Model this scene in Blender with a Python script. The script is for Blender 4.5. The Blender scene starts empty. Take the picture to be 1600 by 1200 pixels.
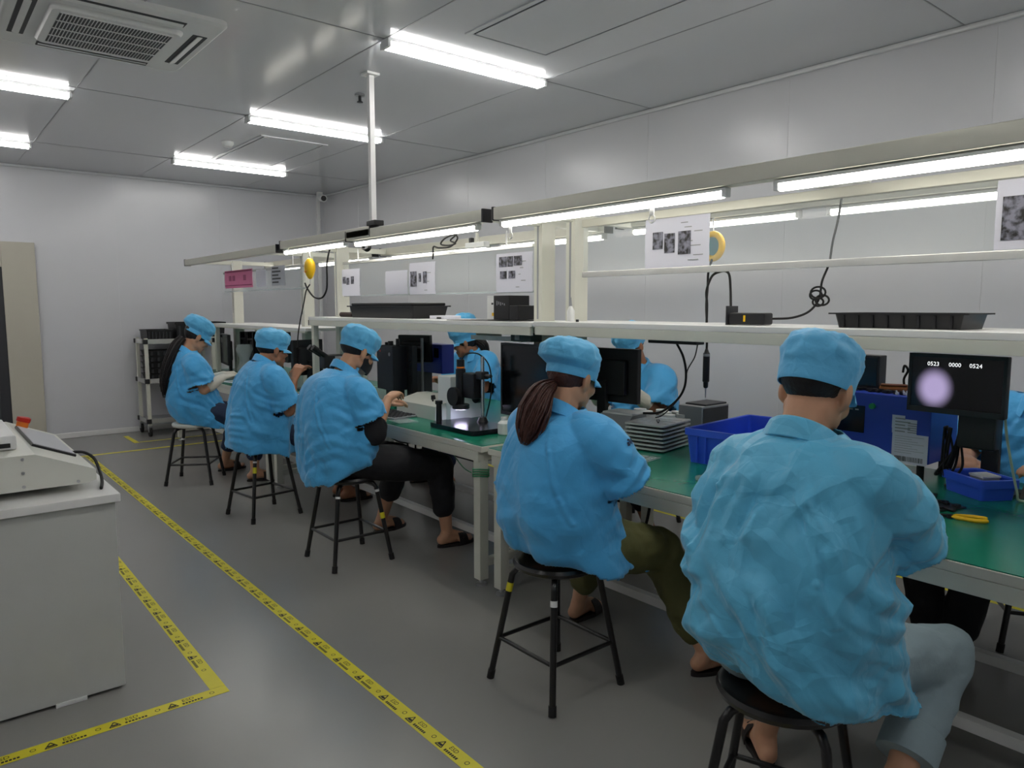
import bpy, bmesh, math, random
from mathutils import Vector, Matrix, noise
V = Vector
random.seed(7)
scene = bpy.context.scene
COL = scene.collection
PI = math.pi
R = math.radians

# ------------------------------------------------------------------ materials
def lin(c):
    out = []
    for v in c:
        v = v / 255.0
        out.append(v / 12.92 if v <= 0.04045 else ((v + 0.055) / 1.055) ** 2.4)
    return (out[0], out[1], out[2], 1.0)

MATS = {}
def mat(name, rgb, rough=0.5, metal=0.0, var=0.06, scale=6.0, bump=0.0, bscale=60.0, spec=0.5, detail=3.0, sheen=0.0, coat=0.0, sss=0.0):
    """procedural surface: base colour broken up by noise, optional noise bump"""
    if name in MATS:
        return MATS[name]
    m = bpy.data.materials.new(name)
    m.use_nodes = True
    nt = m.node_tree
    b = nt.nodes['Principled BSDF']
    b.inputs['Roughness'].default_value = rough
    b.inputs['Metallic'].default_value = metal
    b.inputs['Specular IOR Level'].default_value = spec
    if sheen:
        b.inputs['Sheen Weight'].default_value = sheen
    if coat:
        b.inputs['Coat Weight'].default_value = coat
    if sss:
        b.inputs['Subsurface Weight'].default_value = sss
        b.inputs['Subsurface Radius'].default_value = (0.012, 0.005, 0.003)
    c = lin(rgb)
    tc = nt.nodes.new('ShaderNodeTexCoord')
    nz = nt.nodes.new('ShaderNodeTexNoise')
    nz.inputs['Scale'].default_value = scale
    nz.inputs['Detail'].default_value = detail
    nt.links.new(tc.outputs['Object'], nz.inputs['Vector'])
    mx = nt.nodes.new('ShaderNodeMix')
    mx.data_type = 'RGBA'
    mx.inputs['A'].default_value = (c[0] * (1 - var), c[1] * (1 - var), c[2] * (1 - var), 1)
    mx.inputs['B'].default_value = (min(1, c[0] * (1 + var)), min(1, c[1] * (1 + var)), min(1, c[2] * (1 + var)), 1)
    nt.links.new(nz.outputs['Fac'], mx.inputs['Factor'])
    nt.links.new(mx.outputs['Result'], b.inputs['Base Color'])
    if bump:
        n2 = nt.nodes.new('ShaderNodeTexNoise')
        n2.inputs['Scale'].default_value = bscale
        n2.inputs['Detail'].default_value = 4.0
        nt.links.new(tc.outputs['Object'], n2.inputs['Vector'])
        bp = nt.nodes.new('ShaderNodeBump')
        bp.inputs['Strength'].default_value = bump
        bp.inputs['Distance'].default_value = 0.01
        nt.links.new(n2.outputs['Fac'], bp.inputs['Height'])
        nt.links.new(bp.outputs['Normal'], b.inputs['Normal'])
    MATS[name] = m
    return m

def emit(name, rgb, strength):
    if name in MATS:
        return MATS[name]
    m = bpy.data.materials.new(name)
    m.use_nodes = True
    nt = m.node_tree
    b = nt.nodes['Principled BSDF']
    b.inputs['Base Color'].default_value = (0.9, 0.9, 0.9, 1)
    b.inputs['Emission Color'].default_value = lin(rgb)
    b.inputs['Emission Strength'].default_value = strength
    MATS[name] = m
    return m

def clear(name, tint=(235, 240, 240), amount=0.88, rough=0.05):
    if name in MATS:
        return MATS[name]
    m = bpy.data.materials.new(name)
    m.use_nodes = True
    nt = m.node_tree
    b = nt.nodes['Principled BSDF']
    b.inputs['Base Color'].default_value = lin(tint)
    b.inputs['Roughness'].default_value = rough
    tr = nt.nodes.new('ShaderNodeBsdfTransparent')
    tr.inputs['Color'].default_value = (0.97, 0.98, 0.98, 1)
    mx = nt.nodes.new('ShaderNodeMixShader')
    mx.inputs[0].default_value = 1 - amount
    nt.links.new(tr.outputs[0], mx.inputs[1])
    nt.links.new(b.outputs[0], mx.inputs[2])
    nt.links.new(mx.outputs[0], nt.nodes['Material Output'].inputs['Surface'])
    MATS[name] = m
    return m

# ------------------------------------------------------------------ mesh helpers
def B():
    return bmesh.new()

def box(bm, c, s, bevel=0.0, rot=None, seg=2):
    M = Matrix.Translation(V(c))
    if rot is not None:
        M = M @ rot.to_4x4()
    M = M @ Matrix.Diagonal((s[0], s[1], s[2], 1))
    r = bmesh.ops.create_cube(bm, size=1.0, matrix=M)
    if bevel > 0:
        es = set()
        for v in r['verts']:
            es.update(v.link_edges)
        bmesh.ops.bevel(bm, geom=list(es), offset=min(bevel, 0.45 * min(s)), segments=seg, affect='EDGES', profile=0.5)
    return bm

def bx(bm, x0, x1, y0, y1, z0, z1, bevel=0.0):
    return box(bm, ((x0 + x1) / 2, (y0 + y1) / 2, (z0 + z1) / 2), (abs(x1 - x0), abs(y1 - y0), abs(z1 - z0)), bevel)

def frame_of(d):
    d = d.normalized()
    a = V((0, 0, 1)) if abs(d.z) < 0.9 else V((1, 0, 0))
    u = d.cross(a).normalized()
    w = d.cross(u).normalized()
    return u, w

def skin_rings(bm, rings, cap0=True, cap1=True, closed=True):
    vs = [[bm.verts.new(p) for p in r] for r in rings]
    n = len(vs[0])
    for i in range(len(vs) - 1):
        for j in range(n if closed else n - 1):
            k = (j + 1) % n
            bm.faces.new((vs[i][j], vs[i][k], vs[i + 1][k], vs[i + 1][j]))
    if closed and cap0:
        bm.faces.new(list(reversed(vs[0])))
    if closed and cap1:
        bm.faces.new(vs[-1])
    return vs

def tube(bm, pts, r, n=10, caps=True):
    """round tube along a polyline; r is one radius or one per point"""
    pts = [V(p) for p in pts]
    rs = r if isinstance(r, (list, tuple)) else [r] * len(pts)
    rings = []
    u = None
    for i, p in enumerate(pts):
        d = (pts[min(i + 1, len(pts) - 1)] - pts[max(i - 1, 0)])
        if d.length < 1e-9:
            d = V((0, 0, 1))
        d.normalize()
        if u is None:
            u, w = frame_of(d)
        else:
            u = (u - d * u.dot(d))
            if u.length < 1e-6:
                u, w = frame_of(d)
            u.normalize()
            w = d.cross(u).normalized()
        w = d.cross(u).normalized()
        rings.append([p + (u * math.cos(2 * PI * j / n) + w * math.sin(2 * PI * j / n)) * rs[i] for j in range(n)])
    skin_rings(bm, rings, caps, caps)
    return bm

def cyl(bm, c, r, h, n=24, axis='z', r2=None, bevel=0.0):
    """cylinder from base centre c along the axis"""
    ax = {'x': V((1, 0, 0)), 'y': V((0, 1, 0)), 'z': V((0, 0, 1))}[axis]
    c = V(c)
    r2 = r if r2 is None else r2
    if bevel:
        b = bevel
        return tube(bm, [c, c + ax * 1e-4 * 0, c + ax * b, c + ax * (h - b), c + ax * h][1:], [r - b, r, r2, r2 - b], n)
    return tube(bm, [c, c + ax * h], [r, r2], n)

def ell(bm, c, r, rot=None, nu=16, nv=10):
    M = Matrix.Translation(V(c))
    if rot is not None:
        M = M @ rot.to_4x4()
    M = M @ Matrix.Diagonal((r[0], r[1], r[2], 1))
    bmesh.ops.create_uvsphere(bm, u_segments=nu, v_segments=nv, radius=1.0, matrix=M)
    return bm

def cap(bm, p0, p1, r0, r1, n=14):
    """tapered capsule, closed"""
    p0, p1 = V(p0), V(p1)
    d = p1 - p0
    L = d.length
    if L < 1e-6:
        return ell(bm, p0, (r0, r0, r0))
    d /= L
    pts, rs = [], []
    for k in range(5):
        a = PI / 2 * (1 - k / 4.0)
        pts.append(p0 - d * (r0 * math.sin(a))); rs.append(max(r0 * math.cos(a), r0 * 0.05))
    for k in range(5):
        a = PI / 2 * (k / 4.0)
        pts.append(p1 + d * (r1 * math.sin(a))); rs.append(max(r1 * math.cos(a), r1 * 0.05))
    return tube(bm, pts, rs, n)

def chain(bm, pts, rs, n=14):
    for i in range(len(pts) - 1):
        cap(bm, pts[i], pts[i + 1], rs[i], rs[i + 1], n)

def prism(bm, poly, y0, y1, axis='y'):
    """extrude a polygon of (a, b) points: axis y -> (x, z) ; axis x -> (y, z) ; axis z -> (x, y)"""
    def P(a, b, t):
        return V((a, t, b)) if axis == 'y' else (V((t, a, b)) if axis == 'x' else V((a, b, t)))
    v0 = [bm.verts.new(P(a, b, y0)) for a, b in poly]
    v1 = [bm.verts.new(P(a, b, y1)) for a, b in poly]
    n = len(poly)
    bm.faces.new(v0)
    bm.faces.new(list(reversed(v1)))
    for i in range(n):
        j = (i + 1) % n
        bm.faces.new((v0[i], v1[i], v1[j], v0[j]))
    return bm

def catmull(pts, sub=8):
    pts = [V(p) for p in pts]
    out = []
    for i in range(len(pts) - 1):
        p0 = pts[max(i - 1, 0)]; p1 = pts[i]; p2 = pts[i + 1]; p3 = pts[min(i + 2, len(pts) - 1)]
        for k in range(sub):
            t = k / sub
            out.append(0.5 * ((2 * p1) + (p2 - p0) * t + (2 * p0 - 5 * p1 + 4 * p2 - p3) * t * t + (3 * p1 - p0 - 3 * p2 + p3) * t ** 3))
    out.append(pts[-1])
    return out

def rrect(w, h, r, n=5):
    pts = []
    for cx, cy, a0 in ((w / 2 - r, h / 2 - r, 0), (-w / 2 + r, h / 2 - r, 90), (-w / 2 + r, -h / 2 + r, 180), (w / 2 - r, -h / 2 + r, 270)):
        for k in range(n + 1):
            a = R(a0 + 90.0 * k / n)
            pts.append((cx + r * math.cos(a), cy + r * math.sin(a)))
    return pts

def obj(name, bm, m, parent=None, smooth=True, angle=38, loc=None):
    if isinstance(bm, bpy.types.Mesh):
        me = bm
        me.name = name
    else:
        bmesh.ops.recalc_face_normals(bm, faces=bm.faces[:])
        me = bpy.data.meshes.new(name)
        bm.to_mesh(me)
        bm.free()
    for mm in (m if isinstance(m, (list, tuple)) else [m]):
        me.materials.append(mm)
    if smooth:
        me.shade_smooth()
        if angle:
            me.set_sharp_from_angle(angle=R(angle))
    o = bpy.data.objects.new(name, me)
    COL.objects.link(o)
    if smooth and angle:
        wn = o.modifiers.new('normals', 'WEIGHTED_NORMAL')
        wn.keep_sharp = True
    if parent is not None:
        o.parent = parent
    if loc is not None:
        o.location = loc
    return o

def thing(name, label, cat, loc=(0, 0, 0), rz=0.0, group=None):
    o = bpy.data.objects.new(name, None)
    o.empty_display_size = 0.1
    COL.objects.link(o)
    o.location = loc
    o.rotation_euler = (0, 0, rz)
    o['label'] = label
    o['category'] = cat
    if group:
        o['group'] = group
    return o

def tag(o, label, cat, group=None):
    o['label'] = label
    o['category'] = cat
    if group:
        o['group'] = group
    return o

def struct(name, bm, m, parent=None, smooth=False, label=None):
    o = obj(name, bm, m, parent, smooth)
    if parent is None:
        o['kind'] = 'structure'
    if label:
        o['label'] = label
    return o

def dup(root, loc, rz=None, label=None, group=None):
    r = root.copy()
    COL.objects.link(r)
    r.location = loc
    if rz is not None:
        r.rotation_euler = (0, 0, rz)
    if label:
        r['label'] = label
    if group:
        r['group'] = group
    for ch in list(root.children):
        c = ch.copy()
        COL.objects.link(c)
        c.parent = r
        for g in list(ch.children):
            d = g.copy()
            COL.objects.link(d)
            d.parent = c
    return r

def remesh(bm, voxel, smooth=2, fac=0.5):
    """union of overlapping closed shapes as one continuous surface"""
    bmesh.ops.recalc_face_normals(bm, faces=bm.faces[:])
    me = bpy.data.meshes.new('tmp')
    bm.to_mesh(me)
    bm.free()
    o = bpy.data.objects.new('tmp', me)
    COL.objects.link(o)
    md = o.modifiers.new('r', 'REMESH')
    md.mode = 'VOXEL'
    md.voxel_size = voxel
    if smooth:
        s = o.modifiers.new('s', 'SMOOTH')
        s.factor = fac
        s.iterations = smooth
    bpy.context.view_layer.update()
    dg = bpy.context.evaluated_depsgraph_get()
    res = bpy.data.meshes.new_from_object(o.evaluated_get(dg))
    bpy.data.objects.remove(o)
    bpy.data.meshes.remove(me)
    return res

_txt = {}
def text_into(bm, body, size, M, bold=0.0):
    key = (body, bold)
    if key not in _txt:
        cu = bpy.data.curves.new('t', 'FONT')
        cu.body = body
        cu.size = 1.0
        cu.resolution_u = 2
        cu.offset = bold
        cu.align_x = 'LEFT'
        o = bpy.data.objects.new('t', cu)
        COL.objects.link(o)
        bpy.context.view_layer.update()
        dg = bpy.context.evaluated_depsgraph_get()
        _txt[key] = bpy.data.meshes.new_from_object(o.evaluated_get(dg))
        bpy.data.objects.remove(o)
    me = _txt[key]
    vs = [bm.verts.new(M @ (v.co * size)) for v in me.vertices]
    for p in me.polygons:
        try:
            bm.faces.new([vs[i] for i in p.vertices])
        except ValueError:
            pass

def quad(bm, M, x0, x1, y0, y1):
    bm.faces.new([bm.verts.new(M @ V(p)) for p in ((x0, y0, 0), (x1, y0, 0), (x1, y1, 0), (x0, y1, 0))])

# ------------------------------------------------------------------ palette
M_WALL = mat('wall_panel', (208, 209, 213), 0.25, var=0.015, scale=1.2, bump=0.012, bscale=2.5)
M_CEIL = mat('ceiling_panel', (206, 208, 211), 0.13, var=0.02, scale=1.0, bump=0.015, bscale=1.6)
M_SEAM = mat('panel_seam', (150, 151, 154), 0.5)
M_WSEAM = mat('wall_joint', (206, 207, 210), 0.35)
M_FRAME = mat('cream_painted_steel', (214, 214, 202), 0.42)
M_ALU = mat('aluminium_profile', (200, 199, 186), 0.35, metal=0.35)
M_ALUB = mat('bright_aluminium', (226, 226, 222), 0.25, metal=0.6)
M_WHITE = mat('white_plastic', (228, 229, 228), 0.45)
M_WLAM = mat('white_laminate', (232, 232, 230), 0.35)
M_OFFW = mat('off_white_enamel', (216, 217, 208), 0.4)
M_BLACK = mat('black_plastic', (24, 24, 27), 0.42)
M_BLKM = mat('black_metal', (22, 22, 25), 0.38)
M_STOOL = mat('black_stool_enamel', (14, 14, 16), 0.28, coat=0.3)
M_DARK = mat('dark_grey_plastic', (48, 49, 53), 0.5)
M_SCREEN = mat('dark_screen', (12, 13, 17), 0.16)
M_RUB = mat('black_rubber', (20, 20, 20), 0.75)
M_GREEN = mat('green_esd_mat', (20, 128, 100), 0.24, var=0.05, scale=9, bump=0.01, bscale=30)
M_GREY = mat('grey_plastic', (150, 152, 155), 0.5)
M_STEEL = mat('brushed_steel', (190, 191, 193), 0.32, metal=0.85, bump=0.05, bscale=120)
M_TRAY = mat('silver_tray', (206, 206, 204), 0.34, metal=0.35)
M_CHROME = mat('chrome', (220, 220, 222), 0.14, metal=1.0)
M_BLUEB = mat('blue_bin_plastic', (52, 94, 224), 0.38)
M_BLUEM = mat('blue_enamel', (44, 74, 186), 0.36)
M_YEL = mat('yellow_plastic', (246, 196, 22), 0.4)
M_TAPE = mat('yellow_tape', (226, 214, 44), 0.42, var=0.05, scale=30)
M_PRINT = mat('black_print', (30, 30, 26), 0.6)
M_PAPER = mat('paper', (222, 222, 234), 0.6, var=0.02)
M_PHOTO = mat('printed_photo', (96, 96, 108), 0.5, var=1.0, scale=42, detail=4)
_n = M_PHOTO.node_tree
_mx = [x for x in _n.nodes if x.type == 'MIX'][0]; _nz = [x for x in _n.nodes if x.type == 'TEX_NOISE'][0]
_mr = _n.nodes.new('ShaderNodeMapRange'); _mr.inputs['From Min'].default_value = .40; _mr.inputs['From Max'].default_value = .62
_n.links.new(_nz.outputs['Fac'], _mr.inputs['Value']); _n.links.new(_mr.outputs['Result'], _mx.inputs['Factor'])
M_PINK = mat('pink_paper', (232, 132, 176), 0.6)
M_MAG = mat('magenta_print', (150, 50, 96), 0.6)
M_RED = mat('red_plastic', (205, 40, 26), 0.4)
M_ORANGE = mat('orange_plastic', (238, 130, 40), 0.45)
M_WOODY = mat('beige_door_panel', (188, 184, 170), 0.5, var=0.03)
M_GLASSD = mat('dark_door_glass', (78, 82, 84), 0.12)
M_CLEAR = clear('clear_acrylic', amount=0.87)
M_CLEAR2 = clear('clear_plastic', (210, 222, 222), 0.6, 0.2)
M_TUBE = emit('lamp_tube', (255, 253, 250), 15.0)
M_BTUBE = emit('bench_lamp_tube', (255, 250, 238), 9.0)
M_SKIN = mat('skin', (206, 156, 124), 0.5, var=0.08, scale=14, sss=0.12)
M_SKIN2 = mat('skin_tanned', (176, 122, 92), 0.5, var=0.08, scale=14, sss=0.12)
M_LIP = mat('lips', (160, 88, 80), 0.5)
M_EYE = mat('eye_dark', (24, 18, 16), 0.25)
M_HAIR = mat('black_hair', (26, 20, 20), 0.45, var=0.35, scale=55, bump=0.4, bscale=90)
M_HAIRB = mat('brown_hair', (76, 42, 34), 0.45, var=0.4, scale=60, bump=0.5, bscale=110)
M_COAT = mat('blue_work_coat', (80, 180, 241), 0.55, var=0.05, scale=4, bump=0.10, bscale=45, spec=0.35, sheen=0.25)
M_COATC = mat('cyan_blue_work_coat', (96, 190, 230), 0.46, var=0.05, scale=3, bump=0.10, bscale=38, spec=0.4, sheen=0.25)
M_CAP = mat('blue_cap_cloth', (96, 190, 240), 0.6, var=0.06, scale=20, bump=0.14, bscale=60, sheen=0.2)
def crease_bump(m, s1, s2, k):
    """thin fold lines of crushed nylon, added to the cloth's bump"""
    nt = m.node_tree
    b = nt.nodes['Principled BSDF']
    tc = nt.nodes.new('ShaderNodeTexCoord')
    nz = nt.nodes.new('ShaderNodeTexNoise'); nz.inputs['Scale'].default_value = 4.0
    nt.links.new(tc.outputs['Object'], nz.inputs['Vector'])
    ad = nt.nodes.new('ShaderNodeMix'); ad.data_type = 'VECTOR'; ad.inputs['Factor'].default_value = .12
    nt.links.new(tc.outputs['Object'], ad.inputs['A']); nt.links.new(nz.outputs['Color'], ad.inputs['B'])
    hs = []
    for s, wdt in ((s1, .12), (s2, .16)):
        vo = nt.nodes.new('ShaderNodeTexVoronoi'); vo.feature = 'DISTANCE_TO_EDGE'; vo.inputs['Scale'].default_value = s
        nt.links.new(ad.outputs['Result'], vo.inputs['Vector'])
        mr = nt.nodes.new('ShaderNodeMapRange'); mr.inputs['From Min'].default_value = 0; mr.inputs['From Max'].default_value = wdt * 2.2
        mr.inputs['To Min'].default_value = 1; mr.inputs['To Max'].default_value = 0
        nt.links.new(vo.outputs['Distance'], mr.inputs['Value'])
        hs.append(mr)
    mk = nt.nodes.new('ShaderNodeTexNoise'); mk.inputs['Scale'].default_value = 5.5
    nt.links.new(tc.outputs['Object'], mk.inputs['Vector'])
    mm = nt.nodes.new('ShaderNodeMapRange'); mm.inputs['From Min'].default_value = .40; mm.inputs['From Max'].default_value = .60
    nt.links.new(mk.outputs['Fac'], mm.inputs['Value'])
    mu = nt.nodes.new('ShaderNodeMath'); mu.operation = 'MULTIPLY'
    nt.links.new(hs[1].outputs['Result'], mu.inputs[0]); nt.links.new(mm.outputs['Result'], mu.inputs[1])
    sm = nt.nodes.new('ShaderNodeMath'); sm.operation = 'MULTIPLY_ADD'; sm.inputs[1].default_value = .5
    nt.links.new(mu.outputs[0], sm.inputs[0]); nt.links.new(hs[0].outputs['Result'], sm.inputs[2])
    bp = nt.nodes.new('ShaderNodeBump'); bp.inputs['Strength'].default_value = k; bp.inputs['Distance'].default_value = .012
    nt.links.new(sm.outputs[0], bp.inputs['Height'])
    old = b.inputs['Normal'].links
    if old:
        nt.links.new(old[0].from_socket, bp.inputs['Normal'])
    nt.links.new(bp.outputs['Normal'], b.inputs['Normal'])
crease_bump(M_COATC, 8.5, 19, .55)
crease_bump(M_COAT, 8, 19, .32)
crease_bump(M_CAP, 15, 34, .22)
M_TROUB = mat('black_trousers', (20, 20, 26), 0.75, var=0.1, bump=0.1, bscale=50)
M_OLIVE = mat('olive_trousers', (92, 92, 50), 0.75, var=0.12, bump=0.15, bscale=40)
M_JEANL = mat('pale_jeans', (150, 170, 178), 0.8, var=0.08, scale=25, bump=0.15, bscale=90)
M_JEAND = mat('dark_jeans', (38, 52, 80), 0.8, var=0.12, scale=25, bump=0.15, bscale=90)
M_GLOVE = mat('white_glove', (226, 220, 206), 0.7, bump=0.1, bscale=80)
M_MASK = mat('black_face_mask', (26, 26, 30), 0.7)
M_SANDAL = mat('dark_slipper', (34, 28, 28), 0.55)
EXPOSURE = 0.62
PEOPLE = True
# ------------------------------------------------------------------ camera
cd = bpy.data.cameras.new('camera')
cam = bpy.data.objects.new('camera', cd)
COL.objects.link(cam)
cd.sensor_width = 36.0
cd.sensor_fit = 'HORIZONTAL'
cd.lens = 36.0 * 1147 / 1600
cd.clip_start = 0.05
cd.clip_end = 60
cam.location = (0, 0, 1.45)
cam.rotation_euler = (R(90) - math.atan(121 / 1147), 0, R(-39.5))
scene.camera = cam
scene.view_settings.view_transform = 'Standard'
scene.view_settings.look = 'None'
scene.view_settings.gamma = 1.0
scene.view_settings.exposure = EXPOSURE
scene.view_settings.use_curve_mapping = False
w = bpy.data.worlds.new('world')
w.use_nodes = True
w.node_tree.nodes['Background'].inputs[0].default_value = (0.5, 0.52, 0.55, 1)
w.node_tree.nodes['Background'].inputs[1].default_value = 0.2
scene.world = w

# ------------------------------------------------------------------ room shell
XL, XR, YB, YF, ZC = -3.3, 4.42, -2.6, 9.32, 2.92
def floor_material():
    m = bpy.data.materials.new('grey_epoxy_floor')
    m.use_nodes = True
    nt = m.node_tree
    b = nt.nodes['Principled BSDF']
    tc = nt.nodes.new('ShaderNodeTexCoord')
    n1 = nt.nodes.new('ShaderNodeTexNoise'); n1.inputs['Scale'].default_value = 0.7; n1.inputs['Detail'].default_value = 1
    nt.links.new(tc.outputs['Object'], n1.inputs['Vector'])
    mx = nt.nodes.new('ShaderNodeMix'); mx.data_type = 'RGBA'
    mx.inputs['A'].default_value = lin((138, 137, 134)); mx.inputs['B'].default_value = lin((148, 147, 144))
    nt.links.new(n1.outputs['Fac'], mx.inputs['Factor'])
    nt.links.new(mx.outputs['Result'], b.inputs['Base Color'])
    b.inputs['Roughness'].default_value = 0.27
    return m

bm = bx(B(), XL - .1, XR + .1, YB - .1, YF + .1, -0.1, 0)
struct('floor', bm, floor_material())
bm = bx(B(), XL - .1, XR + .1, YB - .1, YF + .1, ZC, ZC + .1)
struct('ceiling', bm, M_CEIL)
bm = B()
for x in (-2.45, -1.3, -0.15, 1.0, 2.15, 3.33):
    bx(bm, x - .004, x + .004, YB, YF, ZC - .002, ZC + .01)
for y in (-0.5, 1.6, 3.71, 5.83, 7.96):
    bx(bm, XL, XR, y - .004, y + .004, ZC - .002, ZC + .01)
struct('trim_1', bm, M_SEAM, label='thin grey joints between the ceiling panels')
def wall(name, a, b, axis, fixed, out):
    bm = B()
    lo, hi = (fixed, fixed + out) if out > 0 else (fixed + out, fixed)
    if axis == 'x':
        bx(bm, a, b, lo, hi, 0, ZC)
    else:
        bx(bm, lo, hi, a, b, 0, ZC)
    struct(name, bm, M_WALL)
    t = B()
    k = a + 0.6
    while k < b:
        if axis == 'x':
            bx(t, k - .002, k + .002, fixed - (.0015 if out > 0 else -.0015), fixed, .06, ZC)
        else:
            bx(t, fixed - (.0015 if out > 0 else -.0015), fixed, k - .002, k + .002, .06, ZC)
        k += 1.15
    return t
seams = []
seams.append(wall('wall_far', XL, XR, 'x', YF, .1))
seams.append(wall('wall_right', YB, YF, 'y', XR, .1))
seams.append(wall('wall_left', YB, YF, 'y', XL, -.1))
seams.append(wall('wall_back', XL, XR, 'x', YB, -.1))
for i, s in enumerate(seams):
    struct('trim_%d' % (i + 2), s, M_WSEAM, label='fine vertical joints of the wall panels')
def skirting(name, x0, x1, y0, y1):
    struct(name, bx(B(), x0, x1, y0, y1, 0, .06, .006), M_WLAM)
skirting('baseboard_far', 1.12, XR, YF - .012, YF)
skirting('baseboard_right', XR - .012, XR, YB, YF - .012)
skirting('baseboard_left', XL, XL + .012, YB, YF)
skirting('baseboard_back', XL, XR, YB, YB + .012)
# shallow cove where ceiling meets the walls
struct('trim_6', bx(B(), XR - .03, XR, YB, YF, ZC - .03, ZC, .012), M_CEIL)
struct('trim_7', bx(B(), XL, XR - .03, YF - .03, YF, ZC - .03, ZC, .012), M_CEIL)

# door in the far wall: beige surround, dark glazed leaf
d = thing('door_1', 'dark glazed door with a wide beige frame in the far wall', 'door', (0.45, YF, 0))
d['kind'] = 'structure'
bm = B()
bx(bm, 0.36, 0.66, -.05, 0, 0, 2.12, .006)
bx(bm, -.66, -.36, -.05, 0, 0, 2.12, .006)
bx(bm, -.36, 0.36, -.05, 0, 1.86, 2.12, .006)
obj('door_frame', bm, M_WOODY, d)
obj('glass', bx(B(), -.27, 0.27, -.03, -.012, 0.1, 1.76), M_GLASSD, d)
bm = B()
for x0, x1, z0, z1 in ((-.36, -.27, 0, 1.86), (.27, .36, 0, 1.86), (-.27, .27, 0, .1), (-.27, .27, 1.76, 1.86)):
    bx(bm, x0, x1, -.04, -.005, z0, z1, .004)
obj('door_leaf', bm, M_DARK, d)
bm = B(); tube(bm, [(-.31, -.05, .9), (-.31, -.09, .9), (-.31, -.09, 1.2), (-.31, -.05, 1.2)], .011)
obj('handle', bm, M_CHROME, d)

# ------------------------------------------------------------------ floor tapes
def tape(p, q, wd, label, letters=True, flip=False, m=None):
    p, q = V((p[0], p[1], 0)), V((q[0], q[1], 0))
    L = (q - p).length
    ang = math.atan2(q.y - p.y, q.x - p.x)
    o = bpy.data.objects.new('floor_tape', bpy.data.meshes.new('floor_tape'))
    bm = bx(B(), 0, L, -wd / 2, wd / 2, 0.0002, .0012)
    bmesh.ops.recalc_face_normals(bm, faces=bm.faces[:])
    bm.to_mesh(o.data); bm.free()
    o.data.materials.append(m or M_TAPE)
    COL.objects.link(o)
    o.location = p
    o.rotation_euler = (0, 0, ang)
    tag(o, label, 'floor tape', 'tapes stuck to the floor')
    if letters:
        bm = B()
        k, z = 0.02, .0016
        while k < L - .19:
            M = Matrix.Translation((k, 0, z))
            # warning triangle with a hand-like slash
            s = wd * .32
            for a, b in (((-s, -s), (s, -s)), ((s, -s), (0, s * .8)), ((0, s * .8), (-s, -s))):
                av, bv = V((a[0] + .02, a[1], 0)), V((b[0] + .02, b[1], 0))
                dd = (bv - av).normalized(); nn = V((-dd.y, dd.x, 0)) * .0022
                bm.faces.new([bm.verts.new(M @ v) for v in (av - nn, bv - nn, bv + nn, av + nn)])
            quad(bm, M, .010, .030, -s * .75, -s * .2)
            text_into(bm, 'ESD', wd * .46, M @ Matrix.Translation((.055, wd * .0, 0)))
            for j in range(7):
                quad(bm, M, .052 + j * .0105, .0595 + j * .0105, -wd * .34, -wd * .15)
            c = V((.160, .0, 0)); n = 14
            for j in range(n):
                a0, a1 = 2 * PI * j / n, 2 * PI * (j + 1) / n
                bm.faces.new([bm.verts.new(M @ (c + V((r * math.cos(a), r * math.sin(a), 0)))) for a, r in ((a0, .0065), (a0, .009), (a1, .009), (a1, .0065))])
            k += .19
        obj('lettering', bm, M_PRINT, o, smooth=False)
    return o
tape((1.29, 8.05), (1.29, 0.6), .055, 'long yellow warning tape running along the aisle beside the stools')
tape((0.85, 5.6), (0.83, 2.78), .055, 'yellow warning tape along the right side of the white cabinet')
tape((-0.9, 2.75), (0.857, 2.75), .055, 'yellow warning tape across the floor in front of the white cabinet')
tape((1.0, 8.08), (3.1, 8.08), .05, 'thin yellow tape crossing the floor below the far wall', letters=False)
tape((1.83, 9.05), (1.83, 8.52), .05, 'short yellow tape corner mark left of the trolley', letters=False)
tape((1.86, 8.55), (2.95, 8.55), .03, 'thin yellow tape in front of the trolley wheels', letters=False)
tape((4.06, 6.0), (4.06, -1.2), .05, 'yellow tape along the right wall behind the far stools', letters=False)

# ------------------------------------------------------------------ ceiling fixtures
def ceiling_lamp():
    t = thing('ceiling_lamp', 'x', 'ceiling lamp', (0, 0, ZC))
    bm = B()
    bx(bm, -.585, .585, -.04, .04, -.020, 0, .004)
    obj('housing', bm, M_WHITE, t)
    for s in (-1, 1):
        bm = B()
        tube(bm, [(-.565, s * .031, -.035), (.565, s * .031, -.035)], .013, 10)
        obj('tube', bm, M_TUBE, t)
    for s in (-1, 1):
        obj('end_holder', box(B(), (s * .578, 0, -.034), (.02, .09, .036), .004), M_WHITE, t)
    return t
first = ceiling_lamp()
lamps = [
    (2.73, 3.71, 'twin tube ceiling lamp nearest the right wall, beside the large ceiling hatch'),
    (2.73, 5.83, 'twin tube ceiling lamp in the second row, behind the white drop pole'),
    (2.75, 7.96, 'twin tube ceiling lamp in the row next to the far wall, right of centre'),
    (0.40, 5.97, 'twin tube ceiling lamp just behind the ceiling air conditioner'),
    (0.40, 8.05, 'twin tube ceiling lamp near the far wall, above the glazed door'),
    (2.73, 1.60, 'twin tube ceiling lamp above the nearest worker'),
    (0.40, 1.60, 'twin tube ceiling lamp above the photographer'),
    (2.73, -0.6, 'twin tube ceiling lamp behind the photographer on the bench side'),
    (0.40, -0.6, 'twin tube ceiling lamp behind the photographer'),
    (-1.9, 1.60, 'twin tube ceiling lamp left of the photographer'),
    (-1.9, 3.71, 'twin tube ceiling lamp left of the white cabinet'),
    (-1.9, 5.97, 'twin tube ceiling lamp on the left side of the room'),
    (-1.9, 8.05, 'twin tube ceiling lamp in the far left corner of the room'),
]
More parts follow.
